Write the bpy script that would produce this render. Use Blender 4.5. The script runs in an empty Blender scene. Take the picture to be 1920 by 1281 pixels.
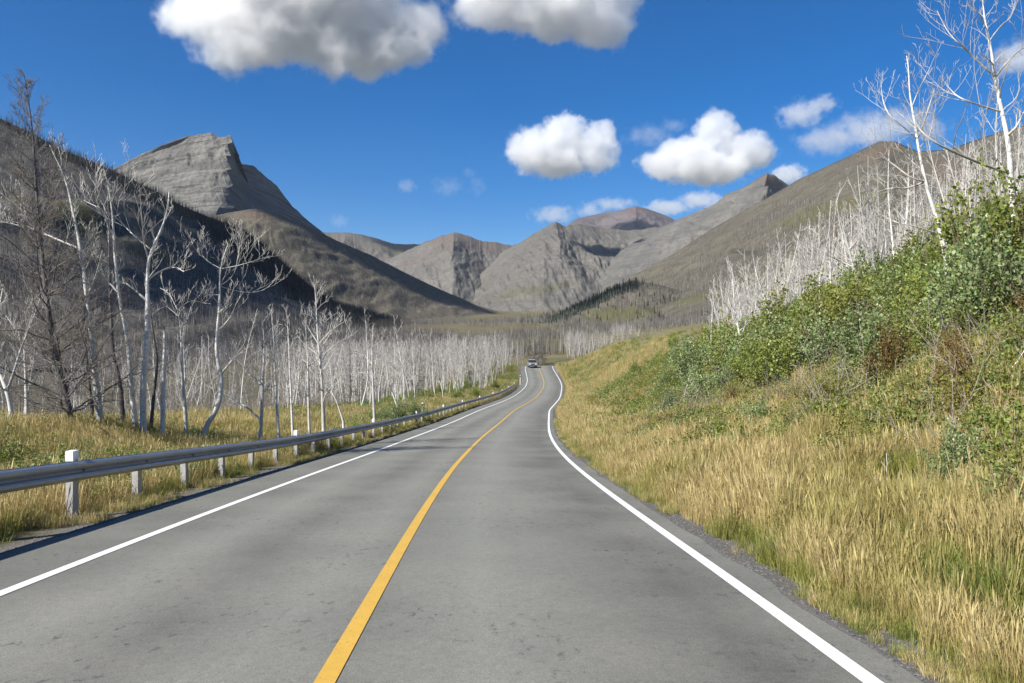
import bpy, math, random
import numpy as np
from mathutils import Vector
R = math.radians
S = bpy.context.scene
COL = S.collection
random.seed(7); rng = np.random.default_rng(7)

# ------------------------------------------------------------------ camera
F = 1450.0; CX, CY = 960.0, 640.5; CAMZ = 1.8      # focal length in photo pixels, image centre, eye height
cam = bpy.data.objects.new('camera', bpy.data.cameras.new('camera')); COL.objects.link(cam)
cam.location = (0, 0, CAMZ); cam.rotation_euler = (R(90), 0, 0)
cam.data.sensor_width = 36; cam.data.lens = 36*F/1920; cam.data.clip_start = .1; cam.data.clip_end = 60000
S.camera = cam

# ------------------------------------------------------------------ light
SUN = Vector((-.66, -.50, .72)).normalized()
el = math.asin(SUN.z); rot = math.atan2(SUN.x, SUN.y)
w = bpy.data.worlds.new('World'); S.world = w; w.use_nodes = True
nt = w.node_tree; bg = nt.nodes['Background']
sky = nt.nodes.new('ShaderNodeTexSky'); sky.sky_type = 'NISHITA'; sky.sun_disc = False
sky.sun_elevation = el; sky.sun_rotation = rot
sky.altitude = 1500; sky.air_density = 1.0; sky.dust_density = .2; sky.ozone_density = 4.0
hs = nt.nodes.new('ShaderNodeHueSaturation'); hs.inputs['Saturation'].default_value = 1.42; hs.inputs['Hue'].default_value = .506; hs.inputs['Value'].default_value = .92
nt.links.new(sky.outputs[0], hs.inputs['Color']); nt.links.new(hs.outputs[0], bg.inputs[0]); bg.inputs[1].default_value = .078
sl = bpy.data.lights.new('sun', 'SUN'); sl.energy = 4.9; sl.angle = R(.5); sl.color = (1, .955, .88)
so = bpy.data.objects.new('sun', sl); COL.objects.link(so); so.rotation_euler = SUN.to_track_quat('Z', 'Y').to_euler()
S.view_settings.view_transform = 'Standard'; S.view_settings.look = 'None'; S.view_settings.exposure = .8; S.view_settings.gamma = 1
S.cycles.max_bounces = 8; S.cycles.diffuse_bounces = 3; S.cycles.glossy_bounces = 2; S.cycles.transmission_bounces = 3
S.cycles.transparent_max_bounces = 8; S.cycles.volume_bounces = 6; S.cycles.volume_step_rate = .28; S.cycles.volume_max_steps = 128
S.cycles.use_denoising = True

# ------------------------------------------------------------------ helpers
def tag(o, label=None, cat=None, group=None, kind=None):
    for k, v in (('label', label), ('category', cat), ('group', group), ('kind', kind)):
        if v: o[k] = v
    return o

def link(name, me, mat=None, parent=None):
    if mat is not None and len(me.materials) == 0: me.materials.append(mat)
    o = bpy.data.objects.new(name, me); COL.objects.link(o)
    if parent is not None: o.parent = parent
    return o

def empty(name, loc, rz=0):
    o = bpy.data.objects.new(name, None); COL.objects.link(o); o.location = loc; o.rotation_euler = (0, 0, rz)
    o.empty_display_size = .3
    return o

def mesh(name, V, Fs, smooth=False, attrs=None, uv=None):
    """Fs: one (n,k) int array or a list of such arrays"""
    if not isinstance(Fs, (list, tuple)): Fs = [Fs]
    Fs = [np.asarray(f, dtype=np.int32) for f in Fs if len(f)]
    V = np.asarray(V, dtype=np.float32)
    me = bpy.data.meshes.new(name)
    me.vertices.add(len(V)); me.vertices.foreach_set('co', V.ravel())
    nl = sum(f.size for f in Fs); nf = sum(len(f) for f in Fs)
    me.loops.add(nl); me.polygons.add(nf)
    li = np.concatenate([f.ravel() for f in Fs])
    me.loops.foreach_set('vertex_index', li)
    st = []; c = 0
    for f in Fs:
        st.append(c + np.arange(len(f))*f.shape[1]); c += f.size
    me.polygons.foreach_set('loop_start', np.concatenate(st).astype(np.int32))
    me.polygons.foreach_set('use_smooth', np.full(nf, bool(smooth)))
    me.update(calc_edges=True)
    for k, a in (attrs or {}).items():
        at = me.attributes.new(k, 'FLOAT', 'POINT'); at.data.foreach_set('value', np.asarray(a, dtype=np.float32))
    if uv is not None:
        l = me.uv_layers.new(name='UVMap'); l.data.foreach_set('uv', np.asarray(uv, dtype=np.float32)[li].ravel())
    return me

def grid_faces(n, m, flip=False):          # n rows, m columns
    i, j = np.meshgrid(np.arange(n-1), np.arange(m-1), indexing='ij')
    a = (i*m+j).ravel()
    q = np.stack([a, a+1, a+m+1, a+m], 1)
    return q[:, ::-1] if flip else q

def _h(ix, iy, s):
    n = (ix.astype(np.int64)*374761393 + iy.astype(np.int64)*668265263 + s*1442695) & 0x7fffffff
    n = ((n ^ (n >> 13))*1274126177) & 0x7fffffff
    return ((n ^ (n >> 16)) & 0xffff)/65535.0
def vnoise(x, y, s=0):
    x = np.asarray(x, float); y = np.asarray(y, float)
    ix = np.floor(x); iy = np.floor(y); fx = x-ix; fy = y-iy
    fx = fx*fx*(3-2*fx); fy = fy*fy*(3-2*fy); ix = ix.astype(int); iy = iy.astype(int)
    return (_h(ix, iy, s)*(1-fx)+_h(ix+1, iy, s)*fx)*(1-fy) + (_h(ix, iy+1, s)*(1-fx)+_h(ix+1, iy+1, s)*fx)*fy
def fbm(x, y, s=0, o=4, g=.5):
    t = 0; a = 1; n = 0
    for k in range(o):
        t = t + a*(vnoise(x*2**k, y*2**k, s+k*17)-.5); n += a; a *= g
    return t/n*2
def ridged(x, y, s=0, o=4):
    t = 0; a = 1; n = 0
    for k in range(o):
        t = t + a*(1-np.abs(2*vnoise(x*2**k, y*2**k, s+k*17)-1)); n += a; a *= .5
    return t/n
def sstep(a, b, x):
    t = np.clip((np.asarray(x, float)-a)/(b-a), 0, 1); return t*t*(3-2*t)

# ------------------------------------------------------------------ materials
def mat(name):
    m = bpy.data.materials.new(name); m.use_nodes = True
    return m, m.node_tree, m.node_tree.nodes['Principled BSDF']
def N(nt, t, **kw):
    n = nt.nodes.new(t)
    for k, v in kw.items():
        if k in n.inputs: n.inputs[k].default_value = v
        else: setattr(n, k, v)
    return n
def mixc(nt, fac, a, b, mode='MIX'):
    n = nt.nodes.new('ShaderNodeMix'); n.data_type = 'RGBA'; n.blend_type = mode
    for sock, v in ((n.inputs[0], fac), (n.inputs[6], a), (n.inputs[7], b)):
        if isinstance(v, bpy.types.NodeSocket): nt.links.new(v, sock)
        elif isinstance(v, (int, float)): sock.default_value = v
        else: sock.default_value = (*v, 1)
    return n.outputs[2]
def ramp(nt, src, stops):
    n = nt.nodes.new('ShaderNodeValToRGB'); nt.links.new(src, n.inputs[0])
    e = n.color_ramp.elements
    while len(e) < len(stops): e.new(.5)
    for q, (p, c) in zip(e, stops):
        q.position = p; q.color = (c, c, c, 1) if isinstance(c, (int, float)) else (*c, 1)
    return n.outputs[0]
def noise(nt, scale, detail=4, rough=.55, coord=None, dist=0):
    n = N(nt, 'ShaderNodeTexNoise', Scale=scale, Detail=detail, Roughness=rough, Distortion=dist)
    if coord is not None: nt.links.new(coord, n.inputs['Vector'])
    return n.outputs['Fac']
def pos(nt, scale=None):
    g = nt.nodes.new('ShaderNodeNewGeometry').outputs['Position']
    if scale is None: return g
    m = N(nt, 'ShaderNodeVectorMath', operation='MULTIPLY'); nt.links.new(g, m.inputs[0]); m.inputs[1].default_value = scale
    return m.outputs[0]
def attr(nt, name):
    a = nt.nodes.new('ShaderNodeAttribute'); a.attribute_name = name; return a.outputs['Fac']
def bump(nt, b, src, strength, dist):
    n = N(nt, 'ShaderNodeBump', Strength=strength, Distance=dist); nt.links.new(src, n.inputs['Height']); nt.links.new(n.outputs[0], b.inputs['Normal'])
def simple(name, col, rough=.6, metal=0, var=.0, vscale=6, bmp=0):
    m, nt, b = mat(name); b.inputs['Roughness'].default_value = rough; b.inputs['Metallic'].default_value = metal
    if var:
        tc = nt.nodes.new('ShaderNodeTexCoord').outputs['Object']
        n = noise(nt, vscale, 5, .6, tc)
        nt.links.new(mixc(nt, ramp(nt, n, [(.3, 0), (.7, 1)]), tuple(c*(1-var) for c in col), tuple(min(1, c*(1+var)) for c in col)), b.inputs['Base Color'])
        if bmp: bump(nt, b, n, .5, bmp)
    else: b.inputs['Base Color'].default_value = (*col, 1)
    return m

# asphalt: UV = (lateral metres, metres along)
def make_asphalt():
    m, nt, b = mat('asphalt'); b.inputs['Roughness'].default_value = .82; b.inputs['Specular IOR Level'].default_value = .35
    uv = nt.nodes.new('ShaderNodeTexCoord').outputs['UV']
    sx = nt.nodes.new('ShaderNodeSeparateXYZ'); nt.links.new(uv, sx.inputs[0])
    st = N(nt, 'ShaderNodeVectorMath', operation='MULTIPLY'); nt.links.new(uv, st.inputs[0]); st.inputs[1].default_value = (.9, .07, 1)
    wob = noise(nt, 1, 3, .5, st.outputs[0])
    mr = N(nt, 'ShaderNodeMath', operation='MULTIPLY_ADD'); nt.links.new(wob, mr.inputs[0]); mr.inputs[1].default_value = .9; nt.links.new(sx.outputs[0], mr.inputs[2])
    nm = N(nt, 'ShaderNodeMapRange'); nt.links.new(mr.outputs[0], nm.inputs[0]); nm.inputs[1].default_value = -4.2; nm.inputs[2].default_value = 5.1
    # wheel tracks polished pale, the strip between them and by the lines darker
    stripes = ramp(nt, nm.outputs[0], [(0, .5), (.14, .42), (.24, .9), (.34, .3), (.44, .85), (.5, .5), (.6, .95), (.71, .5), (.80, .12), (.9, .45), (1, .5)])
    patch = noise(nt, .5, 4, .6, pos(nt))
    c = mixc(nt, stripes, (.076, .077, .067), (.195, .197, .171))
    c = mixc(nt, ramp(nt, patch, [(.35, 0), (.65, 1)]), c, mixc(nt, .4, c, (.24, .228, .20)))
    grain = noise(nt, 95, 3, .8, pos(nt))
    c = mixc(nt, .85, c, mixc(nt, ramp(nt, grain, [(.3, 0), (.7, 1)]), (.25, .25, .25), (.8, .79, .77)), 'OVERLAY')
    mid = noise(nt, 14, 5, .75, pos(nt)); c = mixc(nt, .3, c, mixc(nt, ramp(nt, mid, [(.3, 0), (.7, 1)]), (.3, .3, .3), (.72, .72, .71)), 'OVERLAY')
    vo = N(nt, 'ShaderNodeTexVoronoi', Scale=210); nt.links.new(pos(nt), vo.inputs['Vector'])
    c = mixc(nt, ramp(nt, vo.outputs['Distance'], [(.0, .5), (.22, 0)]), c, (.33, .32, .3))
    # small dark scuffs and tar spots, stretched along the road
    s2 = N(nt, 'ShaderNodeVectorMath', operation='MULTIPLY'); nt.links.new(uv, s2.inputs[0]); s2.inputs[1].default_value = (8, 5.5, 1)
    sp = noise(nt, 1, 5, .72, s2.outputs[0])
    big = noise(nt, .6, 2, .5, pos(nt))
    spm = N(nt, 'ShaderNodeMath', operation='MULTIPLY'); nt.links.new(ramp(nt, sp, [(.575, 0), (.65, .9)]), spm.inputs[0]); nt.links.new(ramp(nt, big, [(.40, 0), (.6, .85)]), spm.inputs[1])
    c = mixc(nt, spm.outputs[0], c, (.045, .045, .043))
    nt.links.new(c, b.inputs['Base Color'])
    bump(nt, b, grain, .35, .006)
    return m
ASPH = make_asphalt()
def make_paint(name, col):
    m, nt, b = mat(name); b.inputs['Roughness'].default_value = .6
    n = noise(nt, 38, 5, .75, pos(nt)); n2 = noise(nt, 3, 4, .6, pos(nt))
    c = mixc(nt, ramp(nt, n, [(.34, .9), (.43, 0)]), col, (.17, .165, .155))
    c = mixc(nt, ramp(nt, n2, [(.4, 0), (.7, .35)]), c, tuple(x*.72 for x in col))
    nt.links.new(c, b.inputs['Base Color'])
    return m
WHITE = make_paint('white_paint', (.80, .80, .77)); YELLOW = make_paint('yellow_paint', (.60, .36, .05))

def make_ground():
    m, nt, b = mat('ground'); b.inputs['Roughness'].default_value = .95; b.inputs['Specular IOR Level'].default_value = .1
    p = pos(nt)
    a = noise(nt, .03, 7, .7, p); c2 = noise(nt, .9, 6, .7, p); c3 = noise(nt, 9, 4, .7, p)
    col = mixc(nt, ramp(nt, a, [(.4, 0), (.62, 1)]), (.21, .18, .09), (.105, .108, .048))
    col = mixc(nt, ramp(nt, c2, [(.42, 0), (.62, .8)]), col, (.105, .085, .055))
    col = mixc(nt, ramp(nt, c3, [(.5, 0), (.75, .6)]), col, (.22, .185, .10))
    col = mixc(nt, attr(nt, 'ash'), col, mixc(nt, ramp(nt, noise(nt, .12, 5, .7, p), [(.35, 0), (.65, 1)]), (.085, .078, .066), (.12, .105, .06)))
    col = mixc(nt, attr(nt, 'gravel'), col, mixc(nt, ramp(nt, noise(nt, 55, 4, .8, p), [(.35, 0), (.7, 1)]), (.055, .052, .048), (.21, .20, .185)))
    nt.links.new(col, b.inputs['Base Color'])
    bump(nt, b, c2, .6, .12)
    return m
GROUND = make_ground()

def make_bark(name, light, dark, scars=True):
    m, nt, b = mat(name); b.inputs['Roughness'].default_value = .8
    oi = nt.nodes.new('ShaderNodeObjectInfo').outputs['Random']
    tc = nt.nodes.new('ShaderNodeTexCoord').outputs['Object']
    n = noise(nt, 2.2, 6, .65, tc)
    st = N(nt, 'ShaderNodeVectorMath', operation='MULTIPLY'); nt.links.new(tc, st.inputs[0]); st.inputs[1].default_value = (6, 6, 26)
    n2 = noise(nt, 1, 3, .6, st.outputs[0])
    c = mixc(nt, ramp(nt, n, [(.35, 0), (.7, 1)]), light, tuple(x*.66 for x in light))
    if scars:
        c = mixc(nt, ramp(nt, n2, [(.62, 0), (.68, .9)]), c, dark)
        n3 = noise(nt, .55, 3, .5, tc)
        c = mixc(nt, ramp(nt, n3, [(.60, 0), (.66, .85)]), c, dark)
    v = N(nt, 'ShaderNodeMapRange'); nt.links.new(oi, v.inputs[0]); v.inputs[3].default_value = .66; v.inputs[4].default_value = 1.05
    hv = nt.nodes.new('ShaderNodeHueSaturation'); nt.links.new(c, hv.inputs['Color']); nt.links.new(v.outputs[0], hv.inputs['Value'])
    nt.links.new(hv.outputs[0], b.inputs['Base Color'])
    bump(nt, b, n, .3, .01)
    return m
BARK = make_bark('aspen_bark', (.80, .765, .69), (.06, .052, .045))
TWIG = make_bark('aspen_twig', (.66, .62, .555), (.12, .10, .09), False)
CHAR = make_bark('charred_bark', (.15, .13, .12), (.02, .018, .016))
CHART = make_bark('charred_twig', (.20, .175, .155), (.05, .05, .05), False)

def make_leaf(name, c1, c2, c3, trans=.35, rough=.45):
    m, nt, b = mat(name); b.inputs['Roughness'].default_value = rough; b.inputs['Specular IOR Level'].default_value = .45
    oi = nt.nodes.new('ShaderNodeObjectInfo').outputs['Random']
    g = nt.nodes.new('ShaderNodeNewGeometry')
    rp = g.outputs['Random Per Island']
    c = mixc(nt, rp, c1, c2)
    c = mixc(nt, ramp(nt, noise(nt, .35, 3, .6, pos(nt)), [(.45, 0), (.62, .8)]), c, c3)
    v = N(nt, 'ShaderNodeMapRange'); nt.links.new(oi, v.inputs[0]); v.inputs[3].default_value = .75; v.inputs[4].default_value = 1.2
    hv = nt.nodes.new('ShaderNodeHueSaturation'); nt.links.new(c, hv.inputs['Color']); nt.links.new(v.outputs[0], hv.inputs['Value'])
    nt.links.new(hv.outputs[0], b.inputs['Base Color'])
    tr = nt.nodes.new('ShaderNodeBsdfTranslucent'); nt.links.new(hv.outputs[0], tr.inputs[0])
    mx = nt.nodes.new('ShaderNodeMixShader'); mx.inputs[0].default_value = trans
    nt.links.new(b.outputs[0], mx.inputs[1]); nt.links.new(tr.outputs[0], mx.inputs[2])
    nt.links.new(mx.outputs[0], nt.nodes['Material Output'].inputs[0])
    return m
LEAF = make_leaf('green_leaf', (.11, .16, .025), (.29, .34, .07), (.27, .26, .055))
LEAF2 = make_leaf('grey_green_leaf', (.13, .19, .06), (.32, .38, .17), (.20, .25, .07), .3, .4)
LEAFG = make_leaf('olive_leaf', (.20, .19, .03), (.33, .28, .05), (.24, .20, .05))
LEAFR = make_leaf('rusty_leaf', (.20, .11, .035), (.26, .19, .05), (.16, .14, .04))
GDRY = make_leaf('dry_grass_blade', (.43, .33, .125), (.60, .49, .25), (.34, .30, .09), .3, .6)
GGRN = make_leaf('green_grass_blade', (.21, .23, .045), (.33, .31, .085), (.15, .19, .035), .3, .6)

# ------------------------------------------------------------------ road alignment (Y, X, Z from the eye), measured
RD = np.array([(-40, -.6, 1.0), (-20, -.75, -.4), (0, -1.0, -1.79), (4.8, -1.17, -2.13), (10.6, -1.40, -2.60), (14.5, -1.52, -2.94), (21.5, -1.66, -3.52), (28, -1.67, -4.05),
  (36, -1.58, -4.62), (44, -1.35, -5.15), (55, -.85, -5.78), (77, .25, -6.83), (92, 1.65, -7.42), (106.5, 3.05, -7.9), (120, 4.1, -8.3), (132, 4.95, -8.52), (147, 6.05, -8.58), (163, 6.72, -8.3),
  (175, 6.8, -7.75), (184, 6.72, -7.2), (193, 6.70, -6.64), (200, 6.95, -6.4), (210, 8.1, -6.55), (225, 11.3, -7.5), (250, 20, -9.3), (280, 34, -10), (320, 60, -10)])
_yy = np.linspace(-40, 320, 721); _k = np.exp(-.5*(np.arange(-20, 21)/7)**2); _k /= _k.sum()
def _sm(c):
    v = np.interp(_yy, RD[:, 0], c); p = np.concatenate([v[0]+(v[0]-v[1:21][::-1]), v, v[-1]+(v[-1]-v[-21:-1][::-1])])
    return np.convolve(p, _k, 'valid')
_rx = _sm(RD[:, 1]); _rz = _sm(RD[:, 2]) + CAMZ
def rx(y): return np.interp(y, _yy, _rx)
def rz(y): return np.interp(y, _yy, _rz)
def rh(y): return (rx(np.asarray(y)+1.)-rx(np.asarray(y)-1.))/2.   # dX/dY
HW = 3.45                                                          # centre to the middle of each edge line
LEDGE, REDGE = HW+1.15, HW+.34

def ground(x, y, detail=True):
    x = np.asarray(x, float); y = np.asarray(y, float)
    yc = np.clip(y, -40, 318)
    t = (x-rx(yc))/np.sqrt(1+rh(yc)**2)
    zr = rz(yc)
    ul = -t-LEDGE; ur = t-REDGE
    h1 = np.interp(y, [0, 8, 30, 45, 70, 110, 200], [1.5, 1.55, 1.0, .8, .35, .1, -.3])
    L = np.interp(ul, [0, .4, 1.6, 3, 7, 9.5, 13, 18, 26, 40, 90], [0, -.03, .0, .12, .8, .95, .3, -.9, -1.8, -2.3, -2.6])
    Lr = np.where(L > .12, .12+(L-.12)*h1, L)
    # absolute valley floor, left and right
    fl = np.interp(y, [-60, 0, 60, 120, 230, 330, 450, 700, 1200, 2000, 3500, 8000, 14000], [-6, -6, -8, -9.6, -10.5, -9.5, -7.5, 4, 29, 68, 140, 300, 420])+CAMZ
    fr = np.interp(y, [-60, 0, 60, 120, 215, 235, 270, 330, 450, 700, 1200, 2000, 3500, 8000, 14000], [-6, -6, -8, -9, -8, -7.8, -6, -4.4, -1.2, 7.5, 29, 68, 140, 300, 420])+CAMZ
    fl = np.where(sstep(-40, 20, x) > 0, fl+(fr-fl)*sstep(-40, 20, x), fl)
    wl = 1-sstep(18, 60, ul)
    wy = 1-sstep(205, 235, y)
    zl = fl+(zr+Lr-fl)*wl*wy
    A = np.interp(y, [-20, 0, 30, 70, 110, 160, 185, 215, 260, 320], [1.1, 1.05, 1., 1., 1.25, 1.3, 1.1, .75, .35, .1])
    Rr = np.interp(ur, [0, .4, 1, 3, 5, 9, 13, 18, 30, 60, 120, 400, 1000], [0, -.04, .0, .35, .95, 3.2, 5.1, 6.9, 9.2, 13, 20, 60, 150])
    n1 = fbm(x*.07+3, y*.05, 5, 3)
    Rr = Rr + np.clip(ur-2, 0, 8)/8*n1*1.3
    wr = 1-sstep(205, 330, y)
    zrr = fr+(zr+Rr*A-fr)*np.clip(wr, 0, 1) + (1-wr)*np.clip(x-60, 0, 800)*.10*(1-sstep(1500, 3000, y))
    z = np.where(t < 0, zl, zrr)
    onroad = (ul < 0) & (ur < 0) & (y < 318)
    if detail:
        off = np.clip(np.maximum(ul, ur)/3, 0, 1)
        z = z + off*(fbm(x*.5, y*.5, 9, 3)*.16 + fbm(x*.06, y*.06, 11, 3)*.35*np.clip(np.maximum(ul, ur)/15, 0, 1))
        far = sstep(250, 900, np.hypot(x, y)); z = z+far*fbm(x*.004, y*.004, 13, 4)*8
    return np.where(onroad, zr-.03, z)

def build_ground():
    def sp(a, b, n, p): return a+(b-a)*np.linspace(0, 1, n)**p
    t = np.concatenate([-sp(LEDGE+.02, 90, 90, 2.0)[::-1][:-1], [-LEDGE-.02, -LEDGE+.12, -2, 0, 2, REDGE-.12, REDGE+.02], sp(REDGE+.02, 90, 110, 1.9)[1:]])
    t = np.concatenate([-sp(90, 9000, 50, 2.6)[::-1][:-1], t, sp(90, 9000, 50, 2.6)[1:]])
    y = np.concatenate([np.linspace(-40, 0, 30)[:-1], sp(0, 330, 330, 1.35)[:-1], sp(330, 16000, 110, 2.6)])
    Y, T = np.meshgrid(y, t, indexing='ij')
    k = 1-sstep(20, 200, np.abs(T))*0
    X = T*np.sqrt(1+np.where(np.abs(T) < 8, rh(np.clip(Y, -39, 317))**2, rh(np.clip(Y, -39, 317))**2*0)) + rx(np.clip(Y, -40, 318))
    Z = ground(X, Y)
    yc = np.clip(Y, -40, 318); tt = (X-rx(yc))/np.sqrt(1+rh(yc)**2)
    u = np.maximum(-tt-LEDGE, tt-REDGE)
    nn = fbm(X*1.2, Y*1.2, 31, 3)
    grav = (1-sstep(.25, .75, u+nn*.35))*(Y < 318)
    ash = np.where(tt < 0, sstep(14, 22, -tt-LEDGE), 0)*(1-sstep(180, 260, Y)*.6*(1-sstep(-60, -120, X)))
    me = mesh('ground', np.stack([X, Y, Z], -1).reshape(-1, 3), grid_faces(len(y), len(t)), True, {'gravel': grav.ravel(), 'ash': ash.ravel()})
    tag(link('ground', me, GROUND), 'dry grassy valley ground with grey ash under dead trees', 'ground', kind='structure')
build_ground()

def strip(name, ta, tb, lift, m, y0=-40, y1=300, step=.5, wob=0, uvs=True):
    y = np.arange(y0, y1+1e-6, step); h = rh(y); c = 1/np.sqrt(1+h*h)
    ts = np.linspace(ta, tb, 12 if tb-ta > 2 else 2)
    V = []; U = []
    for i, tt in enumerate(ts):
        e = np.zeros_like(y)
        if wob and i in (0, len(ts)-1): e = fbm(y*.9, y*0+i*7, 3, 4)*wob
        if abs(tt) > HW*1.0 or not wob: pass
        V.append(np.stack([rx(y)+(tt+e)*c, y-(tt+e)*c*h, rz(y)+lift-.012*abs(tt)*0], -1)); U.append(np.stack([y*0+tt+e, y], -1))
    V = np.stack(V, 1); U = np.stack(U, 1)
    # height follows the alignment at the vertex's own Y
    V[..., 2] = rz(V[..., 1])+lift
    me = mesh(name, V.reshape(-1, 3), grid_faces(len(y), len(ts)), True, uv=U.reshape(-1, 2))
    o = link(name, me, m); o['kind'] = 'structure'; return o
strip('road', -LEDGE, REDGE, 0, ASPH, wob=.10)
strip('yellow_centre_line', -.068, .068, .006, YELLOW)
strip('white_edge_line', -HW-.065, -HW+.065, .006, WHITE)
strip('white_edge_line', HW-.065, HW+.065, .006, WHITE)
# asphalt pull-out past the crest on the right
yy = np.linspace(178, 214, 60); tt = np.linspace(REDGE+.02, REDGE+3.4, 6)
Yp, Tp = np.meshgrid(yy, tt, indexing='ij'); Wd = np.clip(np.minimum((Yp-178)/16, 1), 0, 1)
Xp = rx(Yp)+REDGE+(Tp-REDGE)*Wd; Zp = rz(Yp)+.02+.0*Tp
o = link('road_pullout', mesh('road_pullout', np.stack([Xp, Yp, Zp+.25*(Xp-rx(Yp)-REDGE)/3.4], -1).reshape(-1, 3), grid_faces(60, 6), True, uv=np.stack([Tp, Yp], -1).reshape(-1, 2)), ASPH); o['kind'] = 'structure'

# ------------------------------------------------------------------ mountains
def P(px, py, d): return ((px-CX)/F*d, d, CAMZ-(py-CY)/F*d)
def make_rock(name, c1, c2, c3, strata=.0, scale=.012, green=(.095, .092, .036), dark=(.022, .022, .022), rust=(.135, .09, .065), streak=0):
    m, nt, b = mat(name); b.inputs['Roughness'].default_value = .95; b.inputs['Specular IOR Level'].default_value = .05
    p = pos(nt)
    a = noise(nt, scale, 7, .62, p); d = noise(nt, scale*7, 6, .7, p); e = noise(nt, scale*45, 4, .7, p)
    c = mixc(nt, ramp(nt, a, [(.38, 0), (.62, 1)]), c1, c2)
    c = mixc(nt, ramp(nt, d, [(.42, 0), (.66, .85)]), c, c3)
    c = mixc(nt, .55, c, mixc(nt, ramp(nt, e, [(.3, 0), (.7, 1)]), (.28, .28, .28), (.75, .75, .75)), 'OVERLAY')
    if strata:
        sz = N(nt, 'ShaderNodeVectorMath', operation='MULTIPLY'); nt.links.new(p, sz.inputs[0]); sz.inputs[1].default_value = (.0025, .0015, .05)
        s = noise(nt, 1, 5, .6, sz.outputs[0], .3)
        c = mixc(nt, ramp(nt, s, [(.40, strata), (.47, 0), (.53, 0), (.6, strata*.7)]), c, tuple(x*.55 for x in c1))
    if streak:      # standing burnt trunks read as fine upright grain
        sz = N(nt, 'ShaderNodeVectorMath', operation='MULTIPLY'); nt.links.new(p, sz.inputs[0]); sz.inputs[1].default_value = (.35, .35, .035)
        s = noise(nt, 1, 4, .7, sz.outputs[0])
        c = mixc(nt, ramp(nt, s, [(.42, 0), (.6, streak)]), c, tuple(x*.4 for x in c1))
    for nm, cc in (('green', green), ('rust', rust), ('dark', dark)):
        c = mixc(nt, attr(nt, nm), c, cc)
    nt.links.new(c, b.inputs['Base Color'])
    bump(nt, b, d, .9, .35/scale*.06)
    return m

def mountain(name, label, rows, m, n=220, sub=22, amp=.05, freq=3, masks=(), seed=1, jag=1.2, gul=1.0, curve=None, terr=0):
    """rows: ridge first, then lines down the front; each [(px, py, depth)...]. Lofted, given gullies, and closed with a back slope."""
    u = np.linspace(0, 1, n); L = []
    for r in rows:
        r = np.array(r, float); s = np.linspace(0, 1, len(r)) if curve is None else (r[:, 0]-r[0, 0])/(r[-1, 0]-r[0, 0])
        L.append(np.stack([np.interp(u, s, r[:, k]) for k in range(3)], 1))
    L = np.array(L)
    L[0, :, 1] += (fbm(u*28, u*0+seed, seed, 4, .6)*jag*2)
    k = np.arange(len(rows)); v = np.linspace(0, len(rows)-1, sub*(len(rows)-1)+1)
    G = np.stack([[np.interp(v, k, L[:, j, c]) for j in range(n)] for c in range(3)], -1).transpose(1, 0, 2)   # v,u,3
    W = np.stack([(G[..., 0]-CX)/F*G[..., 2], G[..., 2], CAMZ-(G[..., 1]-CY)/F*G[..., 2]], -1)
    hgt = W[0, :, 2].max()-W[-1, :, 2].min()
    vv = (v/v[-1])[:, None]; uu = u[None, :]
    env = sstep(0, .25, vv)*(1-.6*sstep(.7, 1, vv))
    wx = W[..., 0]/hgt; wz = W[..., 2]/hgt; wy = W[..., 1]/hgt
    g = ridged(wx*freq+wz*.5*freq*gul+fbm(wx*2, wz*2, seed+3)*.35, wz*freq*.45+wy*.3, seed, 4)-.55
    f = fbm(wx*freq*2.2, wz*freq*2.2, seed+9, 5, .6)
    W[..., 2] += env*hgt*amp*(g*1.2+f*.5)
    W[..., 1] -= env*hgt*amp*(g*2.2+f*.8)
    if terr:        # cliff bands and ledges: the face steps in and out with height, cut by upright chutes
        zz = (W[..., 2]-.22*W[..., 0]+fbm(W[..., 0]*.006, W[..., 2]*.004, seed+50, 3)*22)/78.
        fr_ = zz-np.floor(zz); step = np.where(fr_ < .3, fr_/.3, 1-(fr_-.3)/.7)
        k2 = sstep(.0, .04, vv)*(1-sstep(.62, .85, vv)); ch = ridged(W[..., 0]*.014, W[..., 2]*.003, seed+60, 5)-.5
        W[..., 1] += k2*terr*(1.5*(step-.5)+.75*ch+.22*fbm(W[..., 0]*.06, W[..., 2]*.06, seed+70, 5, .65))
    back = [W[0]+np.array([0, hgt*q*1.3, -hgt*q*.9]) for q in (.0, .25, .7, 1.2)][1:][::-1]
    A = np.concatenate([np.array(back), W]); at = {}
    for nm in ('green', 'rust', 'dark'):
        a = np.zeros(G.shape[:2])
        for (kk, px, py, ax, ay, ang, s) in masks:
            if kk != nm: continue
            dx = G[..., 0]-px; dy = G[..., 1]-py; ca, sa = math.cos(R(ang)), math.sin(R(ang))
            e = np.hypot((dx*ca+dy*sa)/ax, (-dx*sa+dy*ca)/ay)
            a = np.maximum(a, s*(1-sstep(.75, 1.1, e+fbm(G[..., 0]*.09, G[..., 1]*.09, seed+40)*.28)))
        at[nm] = np.concatenate([np.zeros((3, n))+a[:1]*(nm != 'green'), a]).ravel()
    me = mesh(name, A.reshape(-1, 3), grid_faces(len(A), n), True, at)
    o = link(name, me, m); tag(o, label, 'mountain', kind='structure')
    return G, W

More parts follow.
